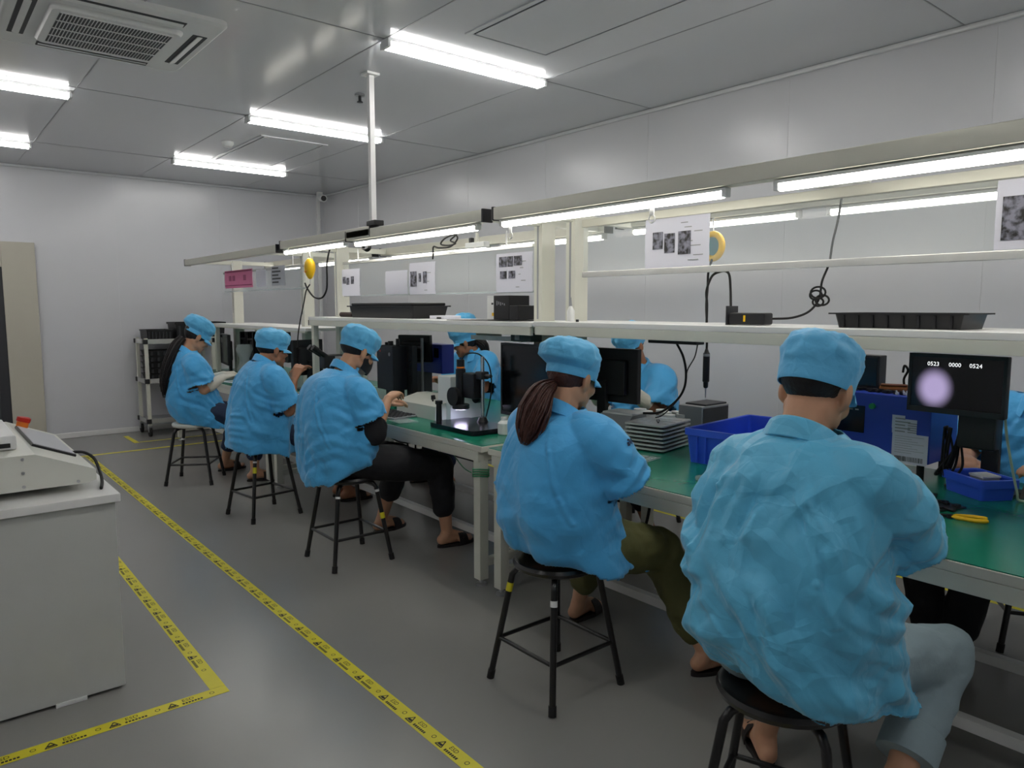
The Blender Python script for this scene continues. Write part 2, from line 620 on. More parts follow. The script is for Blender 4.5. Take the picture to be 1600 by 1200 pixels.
for i, (x, y, lab) in enumerate(lamps):
    o = first if i == 0 else dup(first, (x, y, ZC))
    o.location = (x, y, ZC)
    o['label'] = lab
    o['group'] = 'twin tube lamps on the ceiling'

# ceiling cassette air conditioner
t = thing('air_conditioner', 'white four-way cassette air conditioner set in the ceiling', 'air conditioner', (0.93, 4.48, ZC))
def rplate(w, h, r, z0, z1, inset=0.0):
    bm = B()
    p0 = rrect(w, h, r); p1 = rrect(w - inset, h - inset, r)
    skin_rings(bm, [[V((x, y, z1)) for x, y in p0], [V((x, y, (z0 + z1) / 2)) for x, y in p0], [V((x, y, z0)) for x, y in p1]])
    return bm
obj('panel', rplate(.95, .95, .05, -.04, 0, .05), M_WHITE, t)
g = obj('intake_grille', rplate(.60, .60, .04, -.062, -.036, .02), M_WHITE, t)
bm = B()
for i in range(34):
    x = -.25 + i * .5 / 33
    bx(bm, x - .0045, x + .0045, -.25, .25, -.0635, -.058)
obj('slots', bm, M_DARK, g)
bm = B()
for k in range(5):
    y = -.25 + k * .125
    bx(bm, -.255, .255, y - .006, y + .006, -.066, -.060)
obj('grille_bar', bm, M_WHITE, g)
for i in range(4):
    a = i * PI / 2
    rot = Matrix.Rotation(a, 3, 'Z')
    v = obj('air_outlet', box(B(), rot @ V((0, .385, -.037)), (.56, .075, .012), .004, rot), M_DARK, t)
    obj('louver', box(B(), rot @ V((0, .392, -.042)), (.54, .045, .006), .002, rot @ Matrix.Rotation(R(14), 3, 'X')), M_WHITE, v)
obj('status_light', box(B(), (.1, .31, -.05), (.05, .012, .012), .002), M_WLAM, t)

def hatch(x0, x1, y0, y1, label, gap=.012):
    t = thing('ceiling_hatch', label, 'ceiling hatch', ((x0 + x1) / 2, (y0 + y1) / 2, ZC))
    w_, h_ = (x1 - x0) / 2, (y1 - y0) / 2
    bm = B()
    for a in ((-w_ - .03, w_ + .03, -h_ - .03, -h_), (-w_ - .03, w_ + .03, h_, h_ + .03), (-w_ - .03, -w_, -h_, h_), (w_, w_ + .03, -h_, h_)):
        bx(bm, a[0], a[1], a[2], a[3], -.008, 0, .002)
    obj('frame', bm, M_CEIL, t)
    obj('seal', bx(B(), -w_, w_, -h_, h_, -.003, 0), M_RUB, t)
    obj('panel', bx(B(), -w_ + gap, w_ - gap, -h_ + gap, h_ - gap, -.009, -.003, .002), M_CEIL, t)
hatch(2.47, 3.0, 2.2, 3.33, 'large rectangular ceiling hatch with black seal near the right wall')
hatch(2.5, 3.06, 6.42, 7.72, 'smaller ceiling hatch between the two far lamp rows')
hatch(-0.2, 0.42, 6.4, 7.7, 'ceiling hatch at the left edge between two lamps')

t = thing('sprinkler', 'small dark sprinkler head on the ceiling beside the drop pole', 'sprinkler', (2.55, 4.76, ZC))
bm = B(); cyl(bm, (0, 0, -.012), .035, .012); obj('flange', bm, M_GREY, t)
bm = B(); tube(bm, [(0, 0, -.012), (0, 0, -.05)], .01); tube(bm, [(0, 0, -.055), (0, 0, -.05)], [.022, .02], 12); obj('head', bm, M_DARK, t)
t = thing('smoke_detector', 'round white smoke detector on the ceiling near the far hatch', 'smoke detector', (2.34, 6.85, ZC))
bm = B(); tube(bm, [(0, 0, 0), (0, 0, -.02), (0, 0, -.045), (0, 0, -.05)], [.052, .052, .036, .02], 20); obj('cover', bm, M_WHITE, t)
bm = B(); cyl(bm, (.02, 0, -.05), .004, .01, 8); obj('indicator', bm, M_RED, t)
t = thing('security_camera', 'white security camera with black lens in the far corner', 'camera', (4.25, 8.95, 2.84))
bm = B(); box(bm, (0, .12, .045), (.07, .05, .09), .01); tube(bm, [(0, .12, .02), (0, .02, .0)], .015); obj('bracket', bm, M_WHITE, t)
bm = B(); tube(bm, [(0, .06, 0), (-.03, -.06, -.02)], .045, 16); obj('body', bm, M_WHITE, t)
bm = B(); tube(bm, [(-.0305, -.062, -.0202), (-.034, -.072, -.022)], [.034, .03], 16); obj('lens', bm, M_BLACK, t)
t = thing('conduit', 'white cable conduit running down the far right corner', 'conduit', (4.33, YF - .03, 0))
bm = B(); bx(bm, -.02, .02, -.015, .03, .0, ZC - .03, .004); obj('channel', bm, M_WHITE, t)
bm = B()
for z in (.6, 1.3, 2.0, 2.6):
    bx(bm, -.024, .024, -.019, .03, z - .012, z + .012, .002)
obj('clip', bm, M_WHITE, t)
# ------------------------------------------------------------------ workbenches
BX0, BX1 = 2.20, 3.40
def workbench(y0, y1, label, overhang=.06):
    cx = (BX0 + BX1) / 2
    t = thing('workbench', label, 'workbench', (cx, (y0 + y1) / 2, 0), 0, 'steel framed workbenches in one row')
    hw, hl = (BX1 - BX0) / 2, (y1 - y0) / 2
    obj('tabletop', bx(B(), -hw, hw, -hl, hl, .715, .747, .004), M_FRAME, t)
    obj('esd_mat', bx(B(), -hw + .004, hw - .004, -hl + .003, hl - .003, .747, .750), M_GREEN, t)
    bm = B()
    for s in (-1, 1):
        bx(bm, s * (hw - .02) - .02, s * (hw - .02) + .02, -hl + .03, hl - .03, .665, .715, .003)
        bx(bm, -hw + .04, hw - .04, s * (hl - .05) - .02, s * (hl - .05) + .02, .665, .715, .003)
    obj('apron', bm, M_FRAME, t)
    for sx in (-1, 1):
        for sy in (-1, 1):
            x, y = sx * (hw - .04), sy * (hl - .06)
            l = obj('leg', bx(B(), x - .028, x + .028, y - .028, y + .028, .035, .715, .004), M_FRAME, t)
            bm = B()
            tube(bm, [(x, y, 0), (x, y, .012), (x, y, .014), (x, y, .04)], [.028, .028, .01, .01], 14)
            obj('levelling_foot', bm, M_STEEL, l)
    for sy in (-1, 1):
        y = sy * (hl - .06)
        obj('side_stretcher', bx(B(), -hw + .065, hw - .065, y - .02, y + .02, .10, .14, .003), M_FRAME, t)
    for x in (-.25, .30):
        obj('long_stretcher', bx(B(), x - .02, x + .02, -hl + .08, hl - .08, .10, .14, .003), M_WLAM, t)
    return t
workbench(-0.25, 2.86, 'nearest green topped workbench with the blue bins and metal tray stack')
workbench(2.91, 5.72, 'middle green topped workbench with the black inspection stand')
workbench(5.78, 8.45, 'farthest workbench in front of the black screens near the trolley')

def rack(y0, y1, label, posts, near, far, sz, sy0, sy1, end_support=False, thin=False):
    """central posts carrying the raised shelf, the cross arms and the light beams"""
    t = thing('bench_rack', label, 'bench rack', (2.81, (y0 + y1) / 2, .75), 0, 'cream racks over the benches')
    yc = (y0 + y1) / 2
    for p in posts:
        l = obj('post', bx(B(), -.05, .05, p - yc - .035, p - yc + .035, 0, 1.19, .004), M_FRAME, t)
        obj('groove', bx(B(), -.052, .052, p - yc - .006, p - yc + .006, .63, 1.18), M_GREY, l)
        obj('cross_arm', bx(B(), -.46, .47, p - yc - .02, p - yc + .02, 1.145, 1.185, .003), M_FRAME, t)
    for side, lst in ((-1, near), (1, far)):
        for (a, b, z) in lst:
            x = -.43 if side < 0 else .44
            a_, b_ = a - yc, b - yc
            zz = z - .75
            be = obj('light_beam', bx(B(), x - .032, x + .032, a_, b_, zz, zz + .062, .004), M_ALU, t)
            for e, s in ((a_, -1), (b_, 1)):
                obj('beam_end', bx(B(), x - .034, x + .034, e - (.014 if s < 0 else 0), e + (.014 if s > 0 else 0), zz - .004, zz + .066, .003), M_BLACK, be)['label'] = 'black end cap'
    zz = sz - .75
    a_, b_ = sy0 - yc, sy1 - yc
    obj('shelf_board', bx(B(), -.25, .25, a_, b_, zz - .025, zz, .003), M_WLAM, t)
    for s in (-1, 1):
        r = obj('shelf_rail', bx(B(), s * .238 - .012, s * .238 + .012, a_ + .012, b_ - .012, zz - (.07 if not thin else .04), zz - .025, .002), M_FRAME, t)
        for e, d in (((b_, -.012),) if end_support else ()):
            obj('rail_end', bx(B(), s * .238 - .013, s * .238 + .013, e + d, e + d + .012, zz - (.07 if not thin else .04), zz - .026), M_BLACK, r)['label'] = 'black end cap'
    if end_support:
        for sx in (-1, 1):
            x, y = sx * .22, b_ - .06
            obj('shelf_leg', bx(B(), x - .022, x + .022, y - .022, y + .022, 0, zz - .026, .003), M_FRAME, t)
    return t
rack(-.25, 2.98, 'cream rack over the nearest bench, its white shelf holding a black tray and power adapter', [-.1, 2.86], [(-.25, 3.0, 1.89)], [(-.25, 2.95, 1.90)], 1.372, -.25, 2.93)
rack(3.05, 5.76, 'cream rack over the middle bench, below the white drop pole', [3.12, 5.62], [(3.1, 4.62, 1.89), (4.30, 5.76, 1.905)], [(3.05, 5.7, 1.885)], 1.366, 2.945, 5.74, True)
rack(5.9, 8.4, 'unlit cream rack over the farthest bench with a lower white shelf', [6.3, 8.1], [(5.85, 8.35, 1.885)], [(5.85, 8.35, 1.89)], 1.27, 5.80, 8.2, True, True)

# hanging clear boards with rails
def clear_board(y0, y1, z0, z1, x, label, rails=True):
    t = thing('clear_document_board', label, 'clear board', (x, (y0 + y1) / 2, z0), 0, 'clear boards hanging above the shelves')
    hl = (y1 - y0) / 2
    obj('sheet', bx(B(), -.002, .002, -hl, hl, .012, z1 - z0 - .012), M_CLEAR, t)
    if rails:
        obj('bottom_rail', bx(B(), -.012, .012, -hl, hl, -.012, .018, .003), M_ALUB, t)
        obj('top_rail', bx(B(), -.016, .016, -hl, hl, z1 - z0 - .012, z1 - z0 + .028, .003), M_ALU, t)
    else:
        obj('bottom_edge', bx(B(), -.004, .004, -hl, hl, 0, .012, .001), M_CLEAR2, t)
        obj('top_rail', bx(B(), -.01, .01, -hl, hl, z1 - z0 - .012, z1 - z0 + .01, .002), M_ALUB, t)
    for y in (-hl + .25, hl - .25):
        bm = B(); tube(bm, [(0, y, z1 - z0), (0, y, 1.90 - z0)], .005, 8)
        obj('hanger', bm, M_STEEL, t)
    return t
clear_board(-.2, 2.80, 1.615, 1.875, 2.80, 'clear board in metal rails over the nearest bench')
clear_board(3.2, 5.56, 1.53, 1.80, 2.80, 'clear hanging board over the middle bench', rails=False)
clear_board(6.0, 8.05, 1.60, 1.80, 2.66, 'clear hanging board over the farthest bench', rails=False)

# bench lamps: single tubes slung under the beams
def bench_lamp(L):
    t = thing('bench_lamp', 'x', 'bench lamp')
    h = L / 2
    obj('housing', bx(B(), -.018, .018, -h, h, -.012, 0, .003), M_WHITE, t)
    bm = B(); tube(bm, [(0, -h + .02, -.024), (0, h - .02, -.024)], .0145, 10)
    obj('tube', bm, M_BTUBE, t)
    for s in (-1, 1):
        obj('end_holder', box(B(), (0, s * (h - .01), -.020), (.034, .02, .030), .004), M_WHITE, t)
    return t
def hook(parent, y):
    bm = B(); box(bm, (0, y, -.052), (.006, .022, .03), .002)
    k = obj('hanging_tag', bm, M_WHITE, parent)
    bm = B()
    tube(bm, [(0, y + .016 * math.cos(a), -.082 + .016 * math.sin(a)) for a in [2 * PI * i / 16 for i in range(17)]], .003, 6)
    obj('ring', bm, M_WHITE, k)
LG = 'tube lamps under the bench lamp frames'
for (a, b, x, z, lab, hk) in [
    (.12, 1.44, 2.38, 1.886, 'long bench lamp at the upper right, over the nearest worker', None),
    (1.63, 2.97, 2.38, 1.888, 'bench lamp over the woman with the ponytail, with a hanging ring tag', [1.99, 2.9]),
    (3.16, 4.55, 2.38, 1.888, 'bench lamp right of the drop pole on the middle frame', None),
    (4.68, 5.74, 2.38, 1.899, 'bench lamp left of the drop pole, above the yellow balancer', [5.28]),
    (.45, 1.70, 3.25, 1.895, 'far side bench lamp seen behind the cord and white socket', None),
    (1.83, 2.86, 3.25, 1.895, 'far side bench lamp behind the paper with three photos', None),
    (3.07, 4.06, 3.25, 1.883, 'far side bench lamp behind the two cream posts', None),
    (4.20, 5.55, 3.25, 1.883, 'far side bench lamp above the papers of the middle bench', None),
    (5.92, 6.98, 3.25, 1.888, 'far side bench lamp behind the yellow balancer', None),
    (7.1, 8.2, 3.25, 1.888, 'farthest bench lamp, behind the grey notice', None)]:
    t = bench_lamp(b - a)
    t.location = (x, (a + b) / 2, z)
    t['label'] = lab
    t['group'] = LG
    for y in (hk or []):
        hook(t, y - (a + b) / 2)

t = thing('drop_pole', 'white vertical pole from the ceiling down to the lamp frame', 'pole', (2.38, 4.30, 1.967))
obj('pole', bx(B(), -.017, .017, -.017, .017, 0, ZC - 1.967), M_WLAM, t)
obj('foot_clamp', box(B(), (-.002, -.03, .016), (.07, .11, .034), .006), M_BLACK, t)
obj('ceiling_flange', box(B(), (0, 0, ZC - 1.967 - .008), (.09, .09, .016), .003), M_WLAM, t)

# ------------------------------------------------------------------ stools
def stool(x, y, rz, label, seat_m=None, marks=(), cover=False, z=.50):
    t = thing('stool', label, 'stool', (x, y, 0), rz, 'round lab stools along the benches')
    bm = B()
    prof = [(.02, .0), (.15, .0), (.163, .008), (.166, .02), (.160, .032), (.148, .036), (.10, .030), (.02, .028)]
    rings = [[V((r * math.cos(2 * PI * j / 36), r * math.sin(2 * PI * j / 36), z - .036 + h)) for j in range(36)] for r, h in prof]
    skin_rings(bm, rings)
    se = obj('seat', bm, seat_m or M_STOOL, t)
    if cover:
        se['label'] = 'white seat'
    k = 0
    for sx, sy in ((-1, -1), (1, -1), (1, 1), (-1, 1)):
        top = V((sx * .085, sy * .085, z - .045)); foot = V((sx * .178, sy * .178, .012))
        mid = V((sx * .118, sy * .118, z - .075))
        pts = [V((sx * .05, sy * .05, z - .042)), top, V((sx * .105, sy * .105, z - .053)), mid, foot]
        bm = B(); tube(bm, pts, .0125, 12)
        lg = obj('leg', bm, M_STOOL, t)
        bm = B(); d = (foot - mid).normalized()
        tube(bm, [foot - d * .025, foot + d * .012], .0150, 12)
        obj('rubber_foot', bm, M_RUB, lg)
        for mk in marks:
            if mk[0] == k:
                p = mid + (foot - mid) * mk[1]
                bm = B(); tube(bm, [p - d * mk[2] / 2, p + d * mk[2] / 2], .0136, 12, False)
                obj('sticker', bm, {'y': M_TAPE, 'w': M_WHITE}[mk[3]], lg)['label'] = {'y': 'yellow sticker', 'w': 'white tape band'}[mk[3]]
        k += 1
    c = []
    for sx, sy in ((-1, -1), (1, -1), (1, 1), (-1, 1)):
        mid = V((sx * .118, sy * .118, z - .075)); foot = V((sx * .178, sy * .178, .012))
        c.append(mid + (foot - mid) * .62)
    for i in range(4):
        bm = B(); tube(bm, [c[i], c[(i + 1) % 4]], .0085, 10)
        obj('stretcher', bm, M_STOOL, t)
    return t
stool(1.66, .93, R(20), 'black stool under the nearest worker in the crinkled coat')
stool(1.862, 1.995, 0, 'black stool under the woman with the ponytail, yellow sticker on a leg', marks=[(3, .12, .035, 'y'), (0, .10, .022, 'w')])
stool(1.90, 3.79, 0, 'black stool under the man in black trousers with a face mask', marks=[(3, .0, .012, 'w'), (0, .06, .012, 'w'), (1, .40, .035, 'y'), (1, .05, .014, 'w')])
stool(1.863, 5.0, R(8), 'black stool under the man looking into the microscope', marks=[(0, .05, .012, 'w'), (0, .18, .04, 'y')])
stool(1.795, 6.34, R(-34), 'stool with a white seat under the farthest worker by the trolley', seat_m=M_OFFW, cover=True, marks=[(3, .22, .015, 'w')])
stool(3.72, .92, R(32), 'black stool at the right edge across the nearest bench')
stool(3.74, 3.16, R(10), 'black stool across the bench behind the woman with the ponytail')
stool(3.74, 4.97, R(0), 'black stool across the middle bench, behind the cables under the table')
# ------------------------------------------------------------------ people
def superell(a, e=2.35):
    c, s = math.cos(a), math.sin(a)
    return (abs(c) ** (2 / e)) * (1 if c >= 0 else -1), (abs(s) ** (2 / e)) * (1 if s >= 0 else -1)

def hand_into(bm, wr, d, u, side, curl=0.5, sc=1.0, fat=1.0):
    """palm, four bent fingers of unequal length and an opposed thumb"""
    d = d.normalized(); u = (u - d * u.dot(d)).normalized(); l = u.cross(d).normalized() * side
    P = lambda a, b, c: wr + (d * a + l * b + u * c) * sc
    rings = []
    for a, hw, ht in ((-.01, .026, .020), (.02, .032, .019), (.05, .040, .016), (.078, .041, .0135), (.09, .036, .011)):
        rings.append([P(a, hw * fat * math.cos(2 * PI * j / 16), ht * fat * math.sin(2 * PI * j / 16)) for j in range(16)])
    skin_rings(bm, rings)
    for k, (b, L, bend) in enumerate(((.031, .070, .85), (.0105, .078, 1.0), (-.0105, .072, 1.1), (-.031, .056, 1.25))):
        base = P(.080, b, 0)
        spread = b * 2.2
        ang = 0.15
        p = base
        for s, f in enumerate((.45, .32, .23)):
            ang += curl * bend * (0.75 if s == 0 else 0.9)
            dirv = (d * math.cos(ang) - u * math.sin(ang) + l * spread * math.cos(ang)).normalized()
            q = p + dirv * (L * f * sc)
            cap(bm, p, q, (.0092 - .0007 * s) * fat * sc, (.0087 - .0009 * s) * fat * sc, 10)
            p = q
    b0 = P(.022, .026, -.006)
    b1 = P(.052, .052, -.016)
    b2 = P(.082, .054 - .014 * curl, -.022 - .012 * curl)
    b3 = P(.104, .048 - .026 * curl, -.026 - .020 * curl)
    cap(bm, b0, b1, .014 * fat * sc, .0115 * fat * sc, 10)
    cap(bm, b1, b2, .0112 * fat * sc, .0098 * fat * sc, 10)
    cap(bm, b2, b3, .0098 * fat * sc, .0082 * fat * sc, 10)

def foot_into(bm, an, td):
    td = V((td[0], td[1], 0)).normalized(); l = V((-td.y, td.x, 0)); z = V((0, 0, 1))
    g = an.z - .075
    A = V((an.x, an.y, g))
    P = lambda a, b, c: A + td * a + l * b + z * c
    cap(bm, an, P(-.02, 0, .040), .036, .034)
    cap(bm, P(-.035, 0, .034), P(.10, .005, .034), .031, .030)
    cap(bm, P(.0, 0, .070), P(.095, 0, .038), .033, .026)
    cap(bm, P(.10, .022, .026), P(.125, .024, .024), .024, .020)
    cap(bm, P(.09, -.022, .026), P(.115, -.024, .024), .024, .018)
    for b, L, r in ((.030, .178, .0125), (.011, .176, .0095), (-.005, .168, .009), (-.020, .158, .0085), (-.033, .146, .008)):
        cap(bm, P(.115, b * .95, .022), P(L, b, .016), r * 1.1, r, 8)
    return P

def head_into(bm, H):
    Rm = H.to_3x3()
    def E(c, r, rot=None):
        ell(bm, H @ V(c), r, Rm if rot is None else Rm @ rot, 20, 14)
    E((-.012, 0, .036), (.098, .077, .090))
    E((.028, 0, -.020), (.066, .061, .088))
    E((.040, 0, -.062), (.050, .050, .046))
    E((.066, 0, -.094), (.026, .026, .020))
    E((.078, 0, .018), (.019, .050, .015))
    E((.086, 0, -.006), (.014, .0105, .032))
    E((.098, 0, -.026), (.018, .012, .013))
    for s in (-1, 1):
        E((.090, s * .012, -.030), (.011, .008, .008))
        E((.058, s * .036, -.028), (.030, .026, .028))
        E((.070, s * .031, -.001), (.015, .017, .011))
        E((-.004, s * .082, -.006), (.020, .012, .034), Matrix.Rotation(s * R(-18), 3, 'Z'))
        E((.002, s * .074, -.030), (.012, .010, .016))
        E((.0, s * .050, -.055), (.045, .018, .030), Matrix.Rotation(R(25), 3, 'Y'))
    E((.088, 0, -.062), (.012, .022, .0065))
    E((.085, 0, -.073), (.012, .019, .0065))

def tri(x):
    x = x - math.floor(x)
    return 1 - 4 * abs(x - .5)

def fold_set(seed, n, f0, f1):
    r = random.Random(seed)
    out = []
    for i in range(n):
        a = r.uniform(-1.1, 1.1) + (PI / 2 if i % 2 else 0)
        b = r.uniform(-.7, .7)
        d = V((.55 * math.cos(b), math.cos(a), math.sin(a))).normalized()
        out.append((d * r.uniform(f0, f1), V((r.uniform(0, 50), r.uniform(0, 50), r.uniform(0, 50))), r.uniform(.7, 1.1)))
    return out

def crumple(p, folds):
    """creases of crushed cloth: straight sharp folds that come and go"""
    h = 0.0
    wv = noise.noise(p * 3.1 + V((7, 3, 1)))
    for d, o, a in folds:
        m = noise.noise(p * 4.2 + o) * 2.2
        if m <= 0:
            continue
        h += a * min(1, m) * (0.5 * tri(d.dot(p) + .35 * wv + o.x) + .5 * tri(d.dot(p) * 2.3 + .5 * wv + o.y) * min(1, m))
    return h

CAPPROF = [(.004, 1.035), (.010, 1.055), (.034, 1.075), (.040, 1.085), (.058, 1.14), (.080, 1.16), (.102, 1.12), (.122, .98), (.135, .74), (.142, .42), (.144, .03)]
def make_cap(parent, H, puff=1.0, tall=1.0, back=0.0, seed=0, m=None):
    bm = B()
    n = 64
    rings = []
    rnd = V((seed * 3.7, seed * 1.9, seed * 5.1))
    prof = []
    for i in range(len(CAPPROF) - 1):
        for k in range(3):
            t = k / 3
            prof.append((CAPPROF[i][0] * (1 - t) + CAPPROF[i + 1][0] * t, CAPPROF[i][1] * (1 - t) + CAPPROF[i + 1][1] * t, (i + t)))
    prof.append((CAPPROF[-1][0], CAPPROF[-1][1], 10))
    cfs = fold_set(seed * 7 + 3, 8, 5, 11)
    for z, s, u in prof:
        ring = []
        crown = max(0, min(1, (z - .036) / .02))
        for j in range(n):
            a = 2 * PI * j / n
            ss = s if not crown else 1.06 * (1 - crown) * 1 + s * crown
            ss = s * (1 + (puff - 1) * crown * (1 if s > .9 else s))
            x = -.010 + .101 * ss * math.cos(a) - back * crown * s
            y = .0835 * ss * math.sin(a)
            zz = z * (1 if not crown else 1) + (tall - 1) * .144 * max(0, (z - .036) / .108)
            if s < .9:
                zz -= .02 * 0
            p = V((x, y, zz))
            nv = V((x + .01, y, (z - .03))).normalized()
            if crown:
                amp = .0085 * crown
                p += nv * (.0045 * crown * crumple(p * 2.4 + rnd, cfs))
                w1 = 1 - 2 * abs(noise.noise(p * 17 + rnd))
                w2 = noise.noise(p * 34 + rnd)
                pleat = math.sin(a * 15 + seed + 2 * noise.noise(p * 9 + rnd)) * max(0, 1 - (z - .036) / .05)
                p += nv * (amp * w1 * .8 + amp * .5 * w2 + .0022 * pleat * crown)
            ring.append(H @ p)
        rings.append(ring)
    skin_rings(bm, rings, cap0=False, cap1=True)
    c = obj('work_cap', bm, m or M_CAP, parent, angle=0)
    sd = c.modifiers.new('thick', 'SOLIDIFY'); sd.thickness = .002
    # short soft peak
    bm = B()
    top, bot = [], []
    for i in range(17):
        a = R(-62 + 124 * i / 16)
        for lst, off in ((top, 0), (bot, .0025)):
            row = []
            for k in range(5):
                t = k / 4
                ext = .040 * math.cos(a * 1.25) * t
                row.append(H @ V((-.010 + .105 * math.cos(a) + ext, .087 * math.sin(a) + ext * .35 * math.sin(a), .014 - .016 * t * t - .004 * t - off + .004 * math.cos(a * 2) * t)))
            lst.append(row)
    vt = [[bm.verts.new(p) for p in r] for r in top]
    vb = [[bm.verts.new(p) for p in r] for r in bot]
    for i in range(16):
        for k in range(4):
            bm.faces.new((vt[i][k], vt[i + 1][k], vt[i + 1][k + 1], vt[i][k + 1]))
            bm.faces.new((vb[i][k], vb[i][k + 1], vb[i + 1][k + 1], vb[i + 1][k]))
        bm.faces.new((vt[i][4], vt[i + 1][4], vb[i + 1][4], vb[i][4]))
        bm.faces.new((vt[i][0], vb[i][0], vb[i + 1][0], vt[i + 1][0]))
    for e in (0, 16):
        for k in range(4):
            bm.faces.new((vt[e][k], vt[e][k + 1], vb[e][k + 1], vb[e][k]))
    obj('cap_peak', bm, m or M_CAP, c, angle=0)
    return c

def crease(p, s, off):
    return 1 - 2 * min(1, abs(noise.noise(p * s + off)) * 1.9)

def wrinkle_mesh(me, fn):
    """push every vertex along its normal by fn(p, n)"""
    out = []
    for v in me.vertices:
        out.append(v.co + v.normal * fn(v.co, v.normal))
    for v, c in zip(me.vertices, out):
        v.co = c

def cut_caps(me, cuts):
    bm = B()
    bm.from_mesh(me)
    bm.faces.ensure_lookup_table()
    kill = []
    for f in bm.faces:
        c = f.calc_center_median()
        for (p, d, r, tol) in cuts:
            q = c - p
            a = q.dot(d)
            if -tol < a < tol + .02 and (q - d * a).length < r and f.normal.dot(d) > .25:
                kill.append(f)
                break
    bmesh.ops.delete(bm, geom=kill, context='FACES')
    # keep the largest piece only
    bm.to_mesh(me)
    bm.free()

def collar(parent, N, tiltx, r, m, open_a=38, drop=.05):
    """turned-down shirt collar swept round the neck"""
    bm = B()
    prof = [(0, -.012), (-.002, .016), (.004, .024), (.013, .018), (.034, -drop), (.030, -drop - .003), (.010, .011), (.004, .017), (.003, -.012)]
    rings = []
    n = 40
    for i in range(n + 1):
        a = R(open_a + (360 - 2 * open_a) * i / n)
        k = 0.5 - 0.5 * math.cos(a)          # 1 at the back
        ring = []
        for o, h in prof:
            rr = r + o
            x = rr * math.cos(a) * 1.02
            y = rr * math.sin(a) * 1.12
            z = h + (-.045) * (1 - k) + tiltx * x * 0
            ring.append(N + V((x, y, z - tiltx * x)))
        rings.append(ring)
    skin_rings(bm, rings)
    return obj('collar', bm, m, parent, angle=50)

